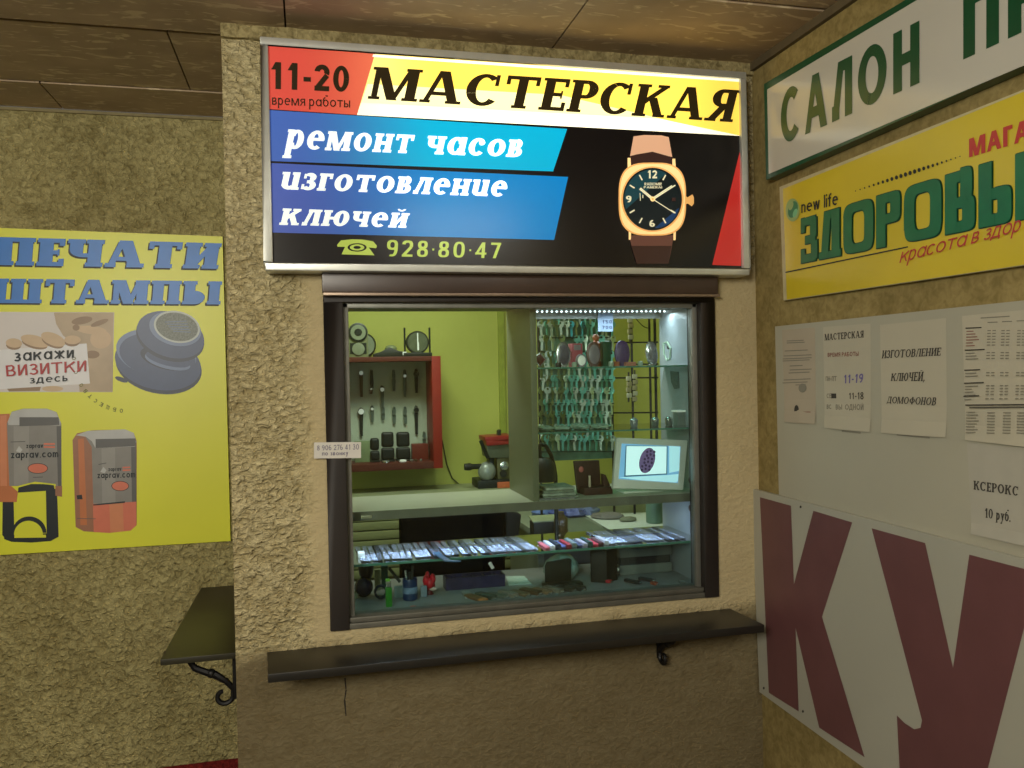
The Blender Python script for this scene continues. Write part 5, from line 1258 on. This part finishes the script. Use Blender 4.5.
# things stuck to the side panel
def sp(x, y): return atx(x, y, XS_)
c = sp(669, 350); t = thing('hook', 'white loop hook with black knob on the side panel of the case', 'hook', c)
q = MB(); q.tube([sp(664.5, 343)+Vector((-.003, 0, 0)), sp(665, 354)+Vector((-.003, 0, 0)), sp(668, 360)+Vector((-.003, 0, 0)), sp(671, 358)+Vector((-.003, 0, 0)), sp(671.5, 348)+Vector((-.003, 0, 0)), sp(668, 342)+Vector((-.003, 0, 0))], .003, 6, closed=True); q.build('loop', M_pgrn, t, smooth=True)
MB().ell(sp(669.7, 347.5)+Vector((-.004, 0, 0)), .004, .007, .006).build('knob', M_mdk, t, smooth=True)
q = MB().prism([sp(671, 371), sp(679, 372), sp(679.5, 388), sp(675, 389), (sp(672, 382))], (-.003, 0, 0)).build('hanging_tag', mat('tag_grey', (84, 98, 92), .6, var=.3, vscale=120)); tag(q, 'dark grey tag on the side panel below the loop hook', 'tag')
q = MB().prism([sp(690, 313), sp(696, 313), sp(696, 324), sp(690, 324)], (-.002, 0, 0)).build('hinge_plate', mat('hinge_dark', (60, 66, 66), .5)); tag(q, 'small dark plate at the top front of the side panel', 'plate')
for i, (x, y) in enumerate(((694, 480), (694, 508))):
    q = MB().ell(sp(x, y)+Vector((-.006, 0, 0)), .009, .013, .011, 12, 8).build('shelf_clip', mat('clip_brown', (90, 66, 62), .5), smooth=True); tag(q, ('brown clip on the side panel above the bottom board', 'brown clip on the side panel below the bottom board')[i], 'clip')
# second glass shelf: clear crumpled packs, small boxes
GY2 = 2.1
for i, (x, w_, h_, lab) in enumerate(((545, 18, 5, 'clear plastic pack at the left end of the middle glass shelf'), (562, 17, 4, 'clear plastic pack second from the left on the middle glass shelf'), (580, 19, 6, 'tallest clear plastic pack on the middle glass shelf'), (600, 22, 5, 'clear plastic pack at the right of the row on the middle glass shelf'))):
    c = aty(x, 430, GY2); q = MB(); q.ell((0, 0, 0), 1, 1, 1, 14, 8)
    for j, v in enumerate(q.v):
        d = 1+.35*noise.noise(v*2.5+Vector((i*5, 0, 0))); q.v[j] = Vector((c.x+v.x*w_/2*G*d, GY2+v.y*.04*d, max(ZS2+.0002, ZS2+h_*G*.5+v.z*h_*G*.55*d)))
    tag(q.build('plastic_pack', mat('clear_pack', (170, 196, 176), .2, var=.3, vscale=90, alpha=.75), smooth=True), lab, 'pack', 'clear packs on the middle glass shelf')
p0, p1 = aty(678, 424, 2.12), aty(687, 412, 2.12)
t = thing('ring_box', 'square grey box at the right end of the middle glass shelf', 'box', ((p0.x+p1.x)/2, 2.13, ZS2))
MB().box(p0.x, 2.12, ZS2, p1.x, 2.15, p1.z).build('box_body', mat('box_grey', (120, 132, 128), .5), t, bevel=.001); MB().box(p0.x-.004, 2.117, p1.z+.0002, p1.x+.004, 2.153, p1.z+.005).build('lid', M_dialw, t, bevel=.001)
for i, x in enumerate((634, 669, 655)):
    c = aty(x, 428, 2.13); q = MB().lathe([(.008, 0), (.01, .003), (.011, .018), (.007, .022), (.005, .024)], (c.x, 2.13, ZS2), 16).build('trinket_pot', M_steel if i else M_sil, smooth=True); tag(q, ('silver pot on the middle shelf near the rack posts', 'steel pot beside the grey square box', 'small steel pot in the middle right of the middle shelf')[i], 'pot')

# ------------------------------------------------------------------ bottom panel goods
# digital photo frame
MY = 2.062
def mp(x, y, d=0): return aty(x, y, MY+d)
corners = [mp(613, 488.5, -.015), mp(683.5, 490, -.015), mp(688, 440, .02), mp(616.8, 437.3, .02)]
for k_ in (0, 1): corners[k_].z = max(corners[k_].z, ZBT+.002)
nrm = (corners[1]-corners[0]).cross(corners[3]-corners[0]).normalized()
if nrm.y > 0: nrm = -nrm
pf = thing('photo_frame', 'white digital photo frame with lit screen at the right end of the display case', 'photo frame', Vector(((corners[0].x+corners[1].x)/2, MY, ZBT)))
M_pfw = mat('frame_white', (236, 238, 232), .35, var=.02)
MB().prism(corners, -nrm*.016).build('housing', M_pfw, pf, bevel=.004)
def onpf(x, y, k=.0008):
    d = _ray(x, y); t = (corners[0]-EYE).dot(nrm)/d.dot(nrm); return EYE+d*t+nrm*k
M_scr = mat('screen_pale', (178, 226, 240), .2, emit=.9, var=.02); M_scr2 = mat('screen_white', (206, 240, 246), .2, emit=1.0, var=.02); M_scr3 = mat('screen_blue', (120, 176, 220), .2, emit=.8, var=0); M_scr4 = mat('screen_teal', (60, 110, 140), .2, emit=.6, var=0); M_egg = mat('screen_purple', (110, 92, 140), .2, emit=.5, var=0); M_egg2 = mat('screen_plum', (60, 44, 84), .2, emit=.3, var=0)
P = pic(lambda x, y: onpf(x, y, 0), nrm*.0009)
P.shape([(621.6, 443.6), (680.5, 446.5), (677.8, 483), (618.6, 479)], 2)
P.shape([(625.5, 445.5), (667.5, 446), (667, 474.5), (624, 477)], 3); P.shape([(626.5, 446.2), (666.5, 446.5), (666, 473.5), (625.5, 475.5)], 1)
P.shape([(669, 446), (680, 446.8), (679, 471), (669, 473)], 0); P.shape([(619, 477.5), (668, 475), (678.3, 474), (677.8, 481), (676, 482.5), (640, 480.3)], 0)
P.oval(647, 460.5, 7.6, 13, 4, 16, n=30)
for i in range(6):
    for j in range(3):
        P.oval(647+j*3.6-i*1.25+(1 if i % 2 else 0), 451+i*3.6+(0 if j % 2 else 1), 1.2, 1.4, 5, n=8)
P.build('screen', [M_scr, M_scr2, M_scr3, M_scr4, M_egg, M_egg2], pf)
MB().box(corners[0].x+.04, MY+.012, ZBT+.0004, corners[1].x-.04, MY+.08, ZBT+.006).build('stand', M_pfw, pf, bevel=.002)
# brown jewellery box with raised lid
JY = 2.1
def jp(x, y): return aty(x, y, JY)
p0, p1 = jp(582, 494), jp(613, 486); t = thing('jewellery_box', 'dark brown jewellery box with raised lid left of the photo frame', 'box', ((p0.x+p1.x)/2, JY, ZBT))
M_jb = mat('box_brown', (62, 36, 32), .45); 
MB().box(p0.x, JY-.02, ZBT+.0004, p1.x-.008, JY+.045, ZBT+.02).build('box_body', M_jb, t, bevel=.003)
MB().prism([jp(576.5, 462), jp(602, 461), Vector((jp(604, 487).x, JY, ZBT+.002)), Vector((jp(580, 488).x, JY, ZBT+.002))], (0, .012, 0)).xf(Matrix.Translation((0, .02, 0))).build('lid', M_jb, t, bevel=.002)
MB().prism([jp(603, 474), jp(606, 475), Vector((jp(613, 487).x, JY, ZBT+.003)), Vector((jp(604, 487).x, JY, ZBT+.003))], (0, .02, 0)).build('hinge_arm', M_jb, t, bevel=.001)
MB().ell(jp(583, 470)+Vector((0, .015, 0)), .007, .003, .008).build('rose_badge', mat('rose', (196, 110, 106), .4), t, smooth=True)
p = jp(589, 481); MB().lathe([(.003, 0), (.004, .012), (.0028, .024), (.0036, .03)], (p.x, JY-.005, ZBT+.02), 10).build('ring_stem', mat('cream', (210, 196, 172), .4), t, smooth=True)
# stack of flat clear cases
for i in range(4):
    z = ZBT+.0005+i*.0068; xo = rnd.uniform(-.006, .006)
    a, b = aty(541+i, 490, 2.08), aty(576-i, 490, 2.08)
    t = MB().box(a.x+xo, 2.055+i*.004, z, b.x+xo, 2.16, z+.006).build('flat_case', mat('case_clear_%d' % (i % 2), ((128, 142, 128), (164, 176, 164))[i % 2], .25, var=.3, vscale=70), bevel=.001)
    tag(t, ('lowest flat clear case of the stack left of the jewellery box', 'second lowest flat case of the stack left of the jewellery box', 'second highest flat case of the stack left of the jewellery box', 'topmost flat case of the stack left of the jewellery box')[i], 'case', 'stack of flat cases')
for i in range(12):
    x = 541+i*6.2; c = aty(x, 496, 2.045)
    if 577 < x < 613 or x > 612: continue
    q = MB(); q.tube([(c.x+.008*math.cos(a), 2.042+.005*math.sin(a), ZBT+.003) for a in [2*PI*k/12 for k in range(12)]], .0025, 6, closed=True)
    tag(q.build('bangle', M_sil, smooth=True), 'thin silver ring lying in the row before the flat cases', 'ring', 'rings along the front of the bottom panel')
# black gooseneck lamp behind
LY = 2.32
def lp(x, y): return aty(x, y, LY)
b0 = lp(545, 486); t = thing('desk_lamp', 'black lamp with curved neck just right of the partition', 'lamp', (b0.x, LY+.03, WZ))
pts = [lp(540, 444), lp(546, 446), lp(551, 455), lp(554, 466), lp(555.5, 476), lp(556, 495)]
MB().tube(pts+[Vector((pts[-1].x, LY, WZ+.01))], .006, 10).build('neck', M_mdk, t, smooth=True)
q = MB(); cc = lp(544, 470); q.lathe([(.018, .035), (.03, .02), (.034, 0), (.034, -.03), (.028, -.034)], cc, 20); q.build('lamp_head', M_mdk, t, smooth=True)
MB().tube([lp(540, 444), lp(539, 456), cc+Vector((0, 0, .03))], .006, 8).build('arm', M_mdk, t, smooth=True)
MB().lathe([(.05, 0), (.05, .01), (.02, .016)], (pts[-1].x, LY+.0, WZ), 20).build('base', M_mdk, t, smooth=True)

# ------------------------------------------------------------------ lower glass shelf: bracelets and straps
M_gl = mat('glitter_steel', (206, 212, 226), .18, metal=.85, var=.25, vscale=200); M_gl2 = mat('strap_blue', (50, 92, 120), .4); M_gl3 = mat('steel_dark', (120, 126, 140), .25, metal=.8, var=.2)
def bracelet(m):
    t = bpy.data.objects.new('watch_bracelet', None); COL.objects.link(t); WL[t.name] = Vector((0, 0, 0)); t.empty_display_size = .02
    q = MB(); n = 17
    for i in range(n):
        y = -.085+.17*i/(n-1); w_ = .0052+.002*abs(i-n/2)/n
        for a, b in ((-1, -.35), (-.3, .3), (.35, 1)): q.box(w_*a, y-.0044, .0008, w_*b, y+.0044, .0042 if a == -.3 else .0036)
    q.build('links', m, t, bevel=.0006, seg=1)
    MB().box(-.005, -.010, .0036, .005, .010, .0062).build('clasp', m, t, bevel=.0012); return t
protos = [bracelet(M_gl), bracelet(M_gl3)]; used = [False, False]
rb = random.Random(11)
xs = [.12+i*.0148 for i in range(30)] + [.755+i*.0148 for i in range(15)]
for i, x in enumerate(xs):
    k = 0 if rb.random() < .7 else 1
    loc = (x, 2.137+rb.uniform(-.004, .004), ZLO+.0004); rot = (0, 0, rb.uniform(-.05, .05))
    if not used[k]: o = protos[k]; used[k] = True; o.location = loc; o.rotation_euler = rot
    else: o = clone(protos[k], loc, rot)
    half = 'left' if x < .6 else 'right'
    tag(o, '%s steel watch bracelet in the %s row on the lower glass shelf' % (('bright', 'darker')[k], half), 'bracelet', '%s steel bracelets, %s row' % (('bright', 'darker')[k], half))
# teal leather strap crossing the bracelets
q = MB(); pts = [atz(436, 553, ZLO+.008), atz(441, 557, ZLO+.008), atz(448, 561.5, ZLO+.008), atz(458, 562, ZLO+.007)]
for a, b in zip(pts[:-1], pts[1:]): q.hexa([a+Vector((-.007, 0, 0)), a+Vector((.007, 0, 0)), b+Vector((.007, 0, 0)), b+Vector((-.007, 0, 0)), a+Vector((-.007, 0, .003)), a+Vector((.007, 0, .003)), b+Vector((.007, 0, .003)), b+Vector((-.007, 0, .003))])
tag(q.build('watch_strap', M_gl2), 'teal watch strap lying across the steel bracelets', 'strap')
c = aty(361.5, 553, 2.1); tag(MB().box(c.x-.008, 2.1, ZLO+.0004, c.x+.008, 2.13, ZLO+.012).build('price_tag', M_dialw, bevel=.001), 'white tag at the left end of the lower glass shelf', 'tag')
# coloured straps and batteries in the middle of the lower shelf
cols = [((196, 96, 104), 'rose'), ((208, 206, 214), 'white'), ((44, 52, 66), 'black'), ((88, 96, 150), 'violet'), ((150, 44, 54), 'crimson'), ((120, 132, 130), 'grey'), ((60, 66, 100), 'navy'), ((170, 160, 170), 'lilac grey'), ((50, 78, 74), 'dark teal'), ((196, 60, 76), 'bright red'), ((96, 60, 66), 'maroon'), ((190, 190, 196), 'pale silver')]
for i, (c_, nm) in enumerate(cols):
    x = .585+i*.0145; m = mat('strap_'+nm.replace(' ', '_'), c_, .4)
    t = thing('watch_strap', '%s strap in the mixed row in the middle of the lower glass shelf' % nm, 'strap', (x, 2.11, ZLO+.0004), 'coloured straps in the middle of the lower shelf')
    MB().prism([(x-.006, 2.045, ZLO+.0005), (x+.006, 2.045, ZLO+.0005), (x+.005, 2.12, ZLO+.0005), (x-.005, 2.12, ZLO+.0005)], (0, 0, .005+.003*(i % 3))).build('band', m, t, bevel=.0015)
    q = MB(); q.tube([(x+a, 2.124+b, ZLO+.004) for a, b in ((-.006, -.003), (.006, -.003), (.006, .006), (-.006, .006))], .0012, 5, closed=True); q.build('buckle', M_steel, t)

# ------------------------------------------------------------------ counter inside the window and its clutter
CZ = 1.031
M_ct = mat('counter_grey', (128, 130, 128), .4, var=.08)
ct = thing('counter', 'grey counter board inside the kiosk window', 'counter', (.55, 2.2, 0))
MB().box(-.10, YF+.0705, CZ-.03, 1.26, 2.37, CZ).box(WX0+.001, YF+.05, WZ0+.001, WX1-.001, YF+.0705, CZ).build('top', M_ct, ct, bevel=.001)
MB().box(-.10, 2.33, .0, 1.26, 2.345, CZ-.03).build('front_board', mat('counter_front', (88, 86, 78), .6), ct)
CG = 'small goods on the window counter'
def cp(x, y): return atz(x, y, CZ)
# dark ball vase
c = cp(364, 597); t = thing('round_jar', 'dark purple round jar with brown neck at the left end of the counter', 'jar', c, CG)
MB().ell(c+Vector((0, 0, .026)), .024, .024, .026, 20, 12).build('bowl', mat('ink_purple', (38, 32, 58), .2), t, smooth=True)
MB().lathe([(.014, .045), (.018, .055), (.021, .078), (.017, .08), (.012, .06)], c+Vector((.008, .02, 0)), 18).build('neck', mat('neck_brown', (52, 34, 30), .4), t, smooth=True)
# wire coil
c = cp(381, 600); q = MB()
for j in range(3): q.tube([(c.x+.014*math.cos(a), c.y+.004*j, CZ+.02+.016*math.sin(a)) for a in [2*PI*k/16 for k in range(16)]], .0028, 6, closed=True)
tag(q.build('cable_coil', mat('coil_navy', (28, 36, 50), .4), smooth=True), 'small dark coil beside the green lighter', 'coil', CG)
# pale block, green lighter
c = cp(354, 599); tag(MB().box(c.x-.012, c.y, CZ+.0003, c.x+.01, c.y+.02, CZ+.016).build('eraser', mat('pale_olive', (150, 156, 128), .6), bevel=.002), 'pale block left of the round jar on the counter', 'block', CG)
c = cp(389, 607); t = thing('lighter', 'bright green lighter standing on the counter', 'lighter', c, CG)
MB().box(c.x-.008, c.y-.005, CZ+.0003, c.x+.008, c.y+.006, CZ+.05).build('body', mat('lighter_green', (44, 126, 40), .3), t, bevel=.003); MB().box(c.x-.0065, c.y-.004, CZ+.05, c.x+.0065, c.y+.005, CZ+.064).build('hood', M_steel, t, bevel=.001)
MB().box(c.x-.007, c.y-.004, CZ+.064, c.x+.004, c.y+.004, CZ+.07).build('thumb_button', mat('lighter_light', (120, 190, 70), .4), t, bevel=.001)
for x, y, hw, h_, m_, lab in ((378, 590, .008, .055, mat('upright_pale', (156, 160, 120), .5), 'pale upright card behind the coil'), (399, 598, .011, .03, mat('ice_blue', (140, 160, 160), .4), 'ice blue pack right of the green lighter'), (385, 588, .009, .06, mat('teal_tube', (30, 82, 76), .4), 'dark teal tube behind the green lighter'), (424, 597, .008, .028, mat('haze_blue', (120, 136, 150), .4), 'small blue grey pack right of the blue can')):
    c = cp(x, y); tag(MB().box(c.x-hw, c.y, CZ+.0003, c.x+hw, c.y+.012, CZ+h_).build('small_pack', m_, bevel=.0015), lab, 'pack', CG)
# blue can with tools
c = cp(411, 601); t = thing('tool_can', 'dark blue can holding small tools on the counter', 'can', c, CG)
MB().lathe([(.017, 0), (.019, .002), (.019, .05), (.018, .054), (.0165, .05), (.016, .006)], c+Vector((0, .015, .0003)), 20).build('can_body', mat('can_blue', (30, 52, 92), .3, var=.3, vscale=60), t, smooth=True)
MB().lathe([(.0194, .018), (.0194, .034)], c+Vector((0, .015, 0)), 20).build('label_band', mat('band_pale', (110, 132, 160), .4, var=.4, vscale=80), t, smooth=True)
for dx, h_, nm in ((-.008, .075, 'screwdriver'), (.006, .085, 'screwdriver'), (.0, .07, 'screwdriver')):
    q = MB().tube([c+Vector((dx*.5, .015, .004)), c+Vector((dx*1.3, .016, h_))], [.002, .0035], 6).build(nm, M_steel if dx < 0 else M_mdk, smooth=True)
    tag(q, {-.008: 'left tool with steel shaft standing in the blue can', .006: 'tallest black tool standing in the blue can', 0: 'middle short black tool standing in the blue can'}[dx], 'tool', 'tools in the blue can')
# slanted black tool and red ornament
q = MB().tube([aty(389, 568, 2.22), aty(400, 582, 2.2)], .004, 8).build('pliers', M_mdk, smooth=True); 
q.location.z += 0; tag(q, 'black pliers leaning at the back of the counter left of the blue can', 'pliers', CG)
c = cp(430, 595); t = thing('toy_rose', 'red rose-like ornament on the counter in front of the chair', 'ornament', c, CG)
q = MB()
for j in range(7):
    a = j*2.4; q.ell(c+Vector((.009*math.cos(a)*(j/6+.3), .009*math.sin(a)+.01, .022+.022*j/6)), .013-.001*j, .012, .014, 10, 7)
q.build('petals', mat('rose_red', (196, 34, 50), .35, var=.25, vscale=60), t, smooth=True); MB().lathe([(.012, 0), (.009, .004), (.007, .012)], c+Vector((0, .01, .0003)), 14).build('foot', mat('foot_maroon', (96, 24, 34), .4), t, smooth=True)
MB().ell(c+Vector((.008, -.002, .016)), .01, .004, .005).build('leaf', mat('leaf_pale', (190, 170, 160), .4), t, smooth=True)
# orange tag, small metal clip by the glass
c = cp(413, 608); tag(MB().box(c.x-.007, c.y-.008, CZ+.0003, c.x+.007, c.y+.002, CZ+.006).build('small_tag', mat('tag_orange', (196, 110, 86), .5), bevel=.001), 'small orange tag on the counter near the glass', 'tag', CG)
c = cp(367, 615); q = MB(); q.tube([c+Vector((-.008, 0, .002)), c+Vector((-.005, 0, .009)), c+Vector((.005, 0, .009)), c+Vector((.008, 0, .002))], .002, 6); tag(q.build('wire_clip', M_alu, smooth=True), 'bent wire clip near the glass at the left of the counter', 'clip', CG)
# long purple-black box
p0, p1 = cp(446, 591), cp(505, 586)
t = thing('storage_tray', 'long dark violet tray with compartments behind the counter goods', 'tray', ((p0.x+p1.x)/2, p0.y+.03, CZ), CG)
M_tr = mat('tray_violet', (52, 46, 78), .4, var=.3, vscale=50)
MB().box(p0.x, p0.y, CZ+.0003, p1.x, p0.y+.05, CZ+.006).build('tray_floor', M_tr, t)
for a in ((p0.x, p0.y, p1.x, p0.y+.004), (p0.x, p0.y+.046, p1.x, p0.y+.05), (p0.x, p0.y+.004, p0.x+.004, p0.y+.046), (p1.x-.004, p0.y+.004, p1.x, p0.y+.046)): MB().box(a[0], a[1], CZ+.006, a[2], a[3], CZ+.032).build('tray_wall', M_tr, t)
for j in range(1, 6): xx = p0.x+(p1.x-p0.x)*j/6; MB().box(xx-.0015, p0.y+.004, CZ+.006, xx+.0015, p0.y+.046, CZ+.028).build('divider', M_tr, t)
for j in range(6):
    xx = p0.x+(p1.x-p0.x)*(j+.5)/6; q = MB(); q.ell((xx, p0.y+.024, CZ+.014), .010, .014, .0075, 12, 8)
    tag(q.build('watch_part', (M_gl3, M_mdk, M_tr)[j % 3], smooth=True), ('steel lump in the leftmost compartment of the violet tray', 'black lump second from the left in the violet tray', 'violet lump third from the left in the violet tray', 'steel lump fourth from the left in the violet tray', 'black lump fifth from the left in the violet tray', 'violet lump in the rightmost compartment of the violet tray')[j], 'part', 'lumps in the violet tray')
# silver pen stub, white card, light slip
c = aty(491, 577, 2.25); q = MB().tube([c+Vector((-.003, 0, .008)), c+Vector((.006, 0, -.008))], .0045, 8).build('pen', M_dialw, smooth=True); q.location.z = CZ+.034; tag(q, 'short white pen lying across the right end of the violet tray', 'pen', CG)
def slip(lab, pts, m, t_=.002, name='card', cat='card'): 
    o = MB().prism([atz(x, y, CZ+.0004) for x, y in pts], (0, 0, t_)).build(name, m); return tag(o, lab, cat, CG)
slip('white card with fine print right of the violet tray', [(506, 577), (524, 576.5), (531, 584), (509, 585.5)], mat('card_mint', (186, 206, 196), .6))
slip('pale grey folded slip left of the brown leather cases', [(461, 592), (469, 591), (474, 597), (465, 598.5)], mat('slip_grey', (150, 152, 144), .6), .003)
# row of leather key cases / knives along the front
rowc = [((112, 84, 54), 'tan'), ((70, 74, 60), 'olive'), ((92, 96, 84), 'grey green'), ((128, 122, 108), 'stone'), ((108, 92, 66), 'ochre'), ((84, 66, 44), 'brown'), ((130, 104, 76), 'fawn'), ((112, 106, 92), 'ash'), ((60, 58, 50), 'charcoal'), ((46, 50, 44), 'black green')]
for i, (c_, nm) in enumerate(rowc):
    x = 476+i*11.3; a = cp(x, 601-(x-476)*.10); m = mat('leather_'+nm.replace(' ', '_'), c_, .55, var=.25, vscale=80)
    t = thing('key_case', '%s key case in the slanted row along the front of the counter' % nm, 'case', a, 'key cases along the counter front')
    q = MB(); q.box(-.011, -.03, .0004, .011, .03, .008+.003*(i % 2)); q.xf(Matrix.Translation((a.x, a.y+.02, CZ)) @ Matrix.Rotation(.45+.1*(i % 3), 4, 'Z')); q.build('body', m, t, bevel=.002)
    q = MB(); q.tube([(.006*math.cos(w_), -.034+.005*math.sin(w_), .004) for w_ in [2*PI*k/10 for k in range(10)]], .0012, 5, closed=True); q.xf(Matrix.Translation((a.x, a.y+.02, CZ)) @ Matrix.Rotation(.45+.1*(i % 3), 4, 'Z')); q.build('ring', M_steel, t)
c = cp(482, 601); tag(MB().ell(c+Vector((0, -.012, .006)), .014, .007, .0055).build('amber_bead', mat('amber', (170, 110, 50), .4), smooth=True), 'amber coloured bead in front of the tan key case', 'bead', CG)
# dark card holder, clear cap, black wallet
c0, c1 = aty(546, 583, 2.16), aty(568, 557, 2.2)
t = thing('card_holder', 'black upright card holder in the middle of the counter', 'holder', ((c0.x+c1.x)/2, 2.17, CZ), CG)
MB().prism([(c0.x, 2.165, CZ+.001), (c1.x-.003, 2.165, CZ+.001), (c1.x, 2.165, c1.z), (c1.x-.008, 2.165, c1.z+.004), (c0.x+.006, 2.165, c1.z-.002), (c0.x, 2.165, c1.z-.012)], (0, .008, 0)).build('plate', M_mdk, t, bevel=.002)
MB().box(c0.x-.012, 2.13, CZ+.0004, c1.x+.02, 2.164, CZ+.008).build('foot', M_mdk, t, bevel=.002)
q = MB(); cc = cp(568, 583); q.ell((0, 0, 0), 1, 1, 1, 18, 12)
for i, v in enumerate(q.v):
    d = 1+.12*noise.noise(v*2); q.v[i] = Vector((cc.x+v.x*.05*d, cc.y+.06+v.y*.045*d, max(CZ+.0005, CZ+.028+v.z*.04*d)))
tag(q.build('plastic_bag', mat('clear_bag', (166, 186, 176), .2, var=.25, vscale=60, alpha=.85), smooth=True), 'crumpled clear bag behind the black card holder', 'bag', CG)
a, b = aty(593, 578, 2.14), aty(619, 549, 2.14)
t = thing('wallet', 'black wallet standing open on the counter right of the clear bag', 'wallet', ((a.x+b.x)/2, 2.15, CZ), CG)
for s_ in (0, 1):
    x0, x1 = (a.x, (a.x+b.x)/2) if s_ == 0 else ((a.x+b.x)/2, b.x); yy = (2.155, 2.135) if s_ == 0 else (2.135, 2.155)
    MB().hexa([(x0, yy[0], CZ+.0005), (x1, yy[1], CZ+.0005), (x1, yy[1]+.006, CZ+.0005), (x0, yy[0]+.006, CZ+.0005), (x0, yy[0], b.z), (x1, yy[1], b.z), (x1, yy[1]+.006, b.z), (x0, yy[0]+.006, b.z)]).build('cover', mat('wallet_black', (18, 22, 22), .5), t, bevel=.002)
MB().ell((b.x+.001, 2.15, CZ+.03), .004, .003, .006).build('stud', M_steel, t, smooth=True)
# grey cash box with slot
a, b = aty(620, 576, 2.2), aty(672, 545.5, 2.2)
t = thing('cash_box', 'grey cash box with dark slot under the right end of the glass shelf', 'box', ((a.x+b.x)/2, 2.25, CZ), CG)
hz_ = min(b.z, ZLO-.012)
M_cb = mat('cashbox_grey', (112, 118, 112), .5)
MB().box(a.x, 2.2, CZ+.0004, b.x, 2.32, CZ+(hz_-CZ)*.36).build('box_body', M_cb, t, bevel=.002); MB().box(a.x+.004, 2.206, CZ+(hz_-CZ)*.36, b.x-.004, 2.32, CZ+(hz_-CZ)*.66).build('slot', mat('slot_dark', (34, 38, 36), .6), t)
MB().box(a.x, 2.2, CZ+(hz_-CZ)*.66, b.x, 2.32, hz_).build('lid', M_cb, t, bevel=.002)
# red fob, pocket knives, small end bits
for x, y, ang, L_, m_, nm, lab in ((606, 583, .5, .045, mat('fob_red', (176, 44, 54), .4), 'key_fob', 'red key fob on the counter below the black wallet'), (634, 584, .5, .05, M_mdk, 'pocket_knife', 'left of two dark pocket knives at the right of the counter'), (648, 582, .6, .045, mat('knife_grey', (64, 62, 56), .4), 'pocket_knife', 'right of two dark pocket knives at the right of the counter'), (656, 586, .3, .02, mat('chip_orange', (150, 80, 56), .5), 'small_tag', 'small orange-brown chip beside the pocket knives'), (684, 585, 0, .02, M_steel, 'trinket', 'small steel trinket at the right end of the counter')):
    a = cp(x, y); t = thing(nm, lab, nm.split('_')[-1], a, CG)
    R_ = Matrix.Translation((a.x, a.y+.012, CZ)) @ Matrix.Rotation(ang, 4, 'Z')
    q = MB().box(-.007, -L_/2, .0004, .007, L_/2, .009); q.xf(R_); q.build('body', m_, t, bevel=.003)
    q = MB().tube([(0, -L_/2+.001, .0045), (.002, -L_/2-.006, .0045)], .002, 6); q.xf(R_); q.build('ring', M_steel, t)

# ================================================================== LIGHT
def area(name, loc, target, size, power, color, sy=None):
    l = bpy.data.lights.new(name, 'AREA'); l.energy = power; l.color = color; l.size = size
    if sy: l.shape = 'RECTANGLE'; l.size_y = sy
    o = bpy.data.objects.new(name, l); COL.objects.link(o); o.location = loc
    o.rotation_euler = (Vector(target)-Vector(loc)).to_track_quat('-Z', 'Y').to_euler(); return o
area('passage_lamp', (-.95, -.75, 2.12), (-.05, 1.95, 1.95), .7, 50, (1, .955, .82), .5)
area('passage_lamp', (.75, -.5, ZC-.02), (.75, -.49, 0), .6, 15, (1, .96, .84), .5)
area('kiosk_lamp', (.35, 2.5, ZI-.02), (.4, 2.6, 0), .5, 9, (1, 1, .86), .2)
area('case_light', (.8, 2.2, ZT-.012), (.8, 2.2, 0), .4, 1.1, (.8, .9, 1), .01)
area('case_light', (.5, CF+.05, ZBT-.03), (.5, CF+.09, 1.0), .85, 1.8, (.58, .7, 1), .012)
W = bpy.data.worlds.new('world'); SC.world = W; W.use_nodes = True
W.node_tree.nodes['Background'].inputs[0].default_value = (1, .93, .76, 1); W.node_tree.nodes['Background'].inputs[1].default_value = .1
SC.view_settings.view_transform = 'Standard'
SC.view_settings.look = 'None'
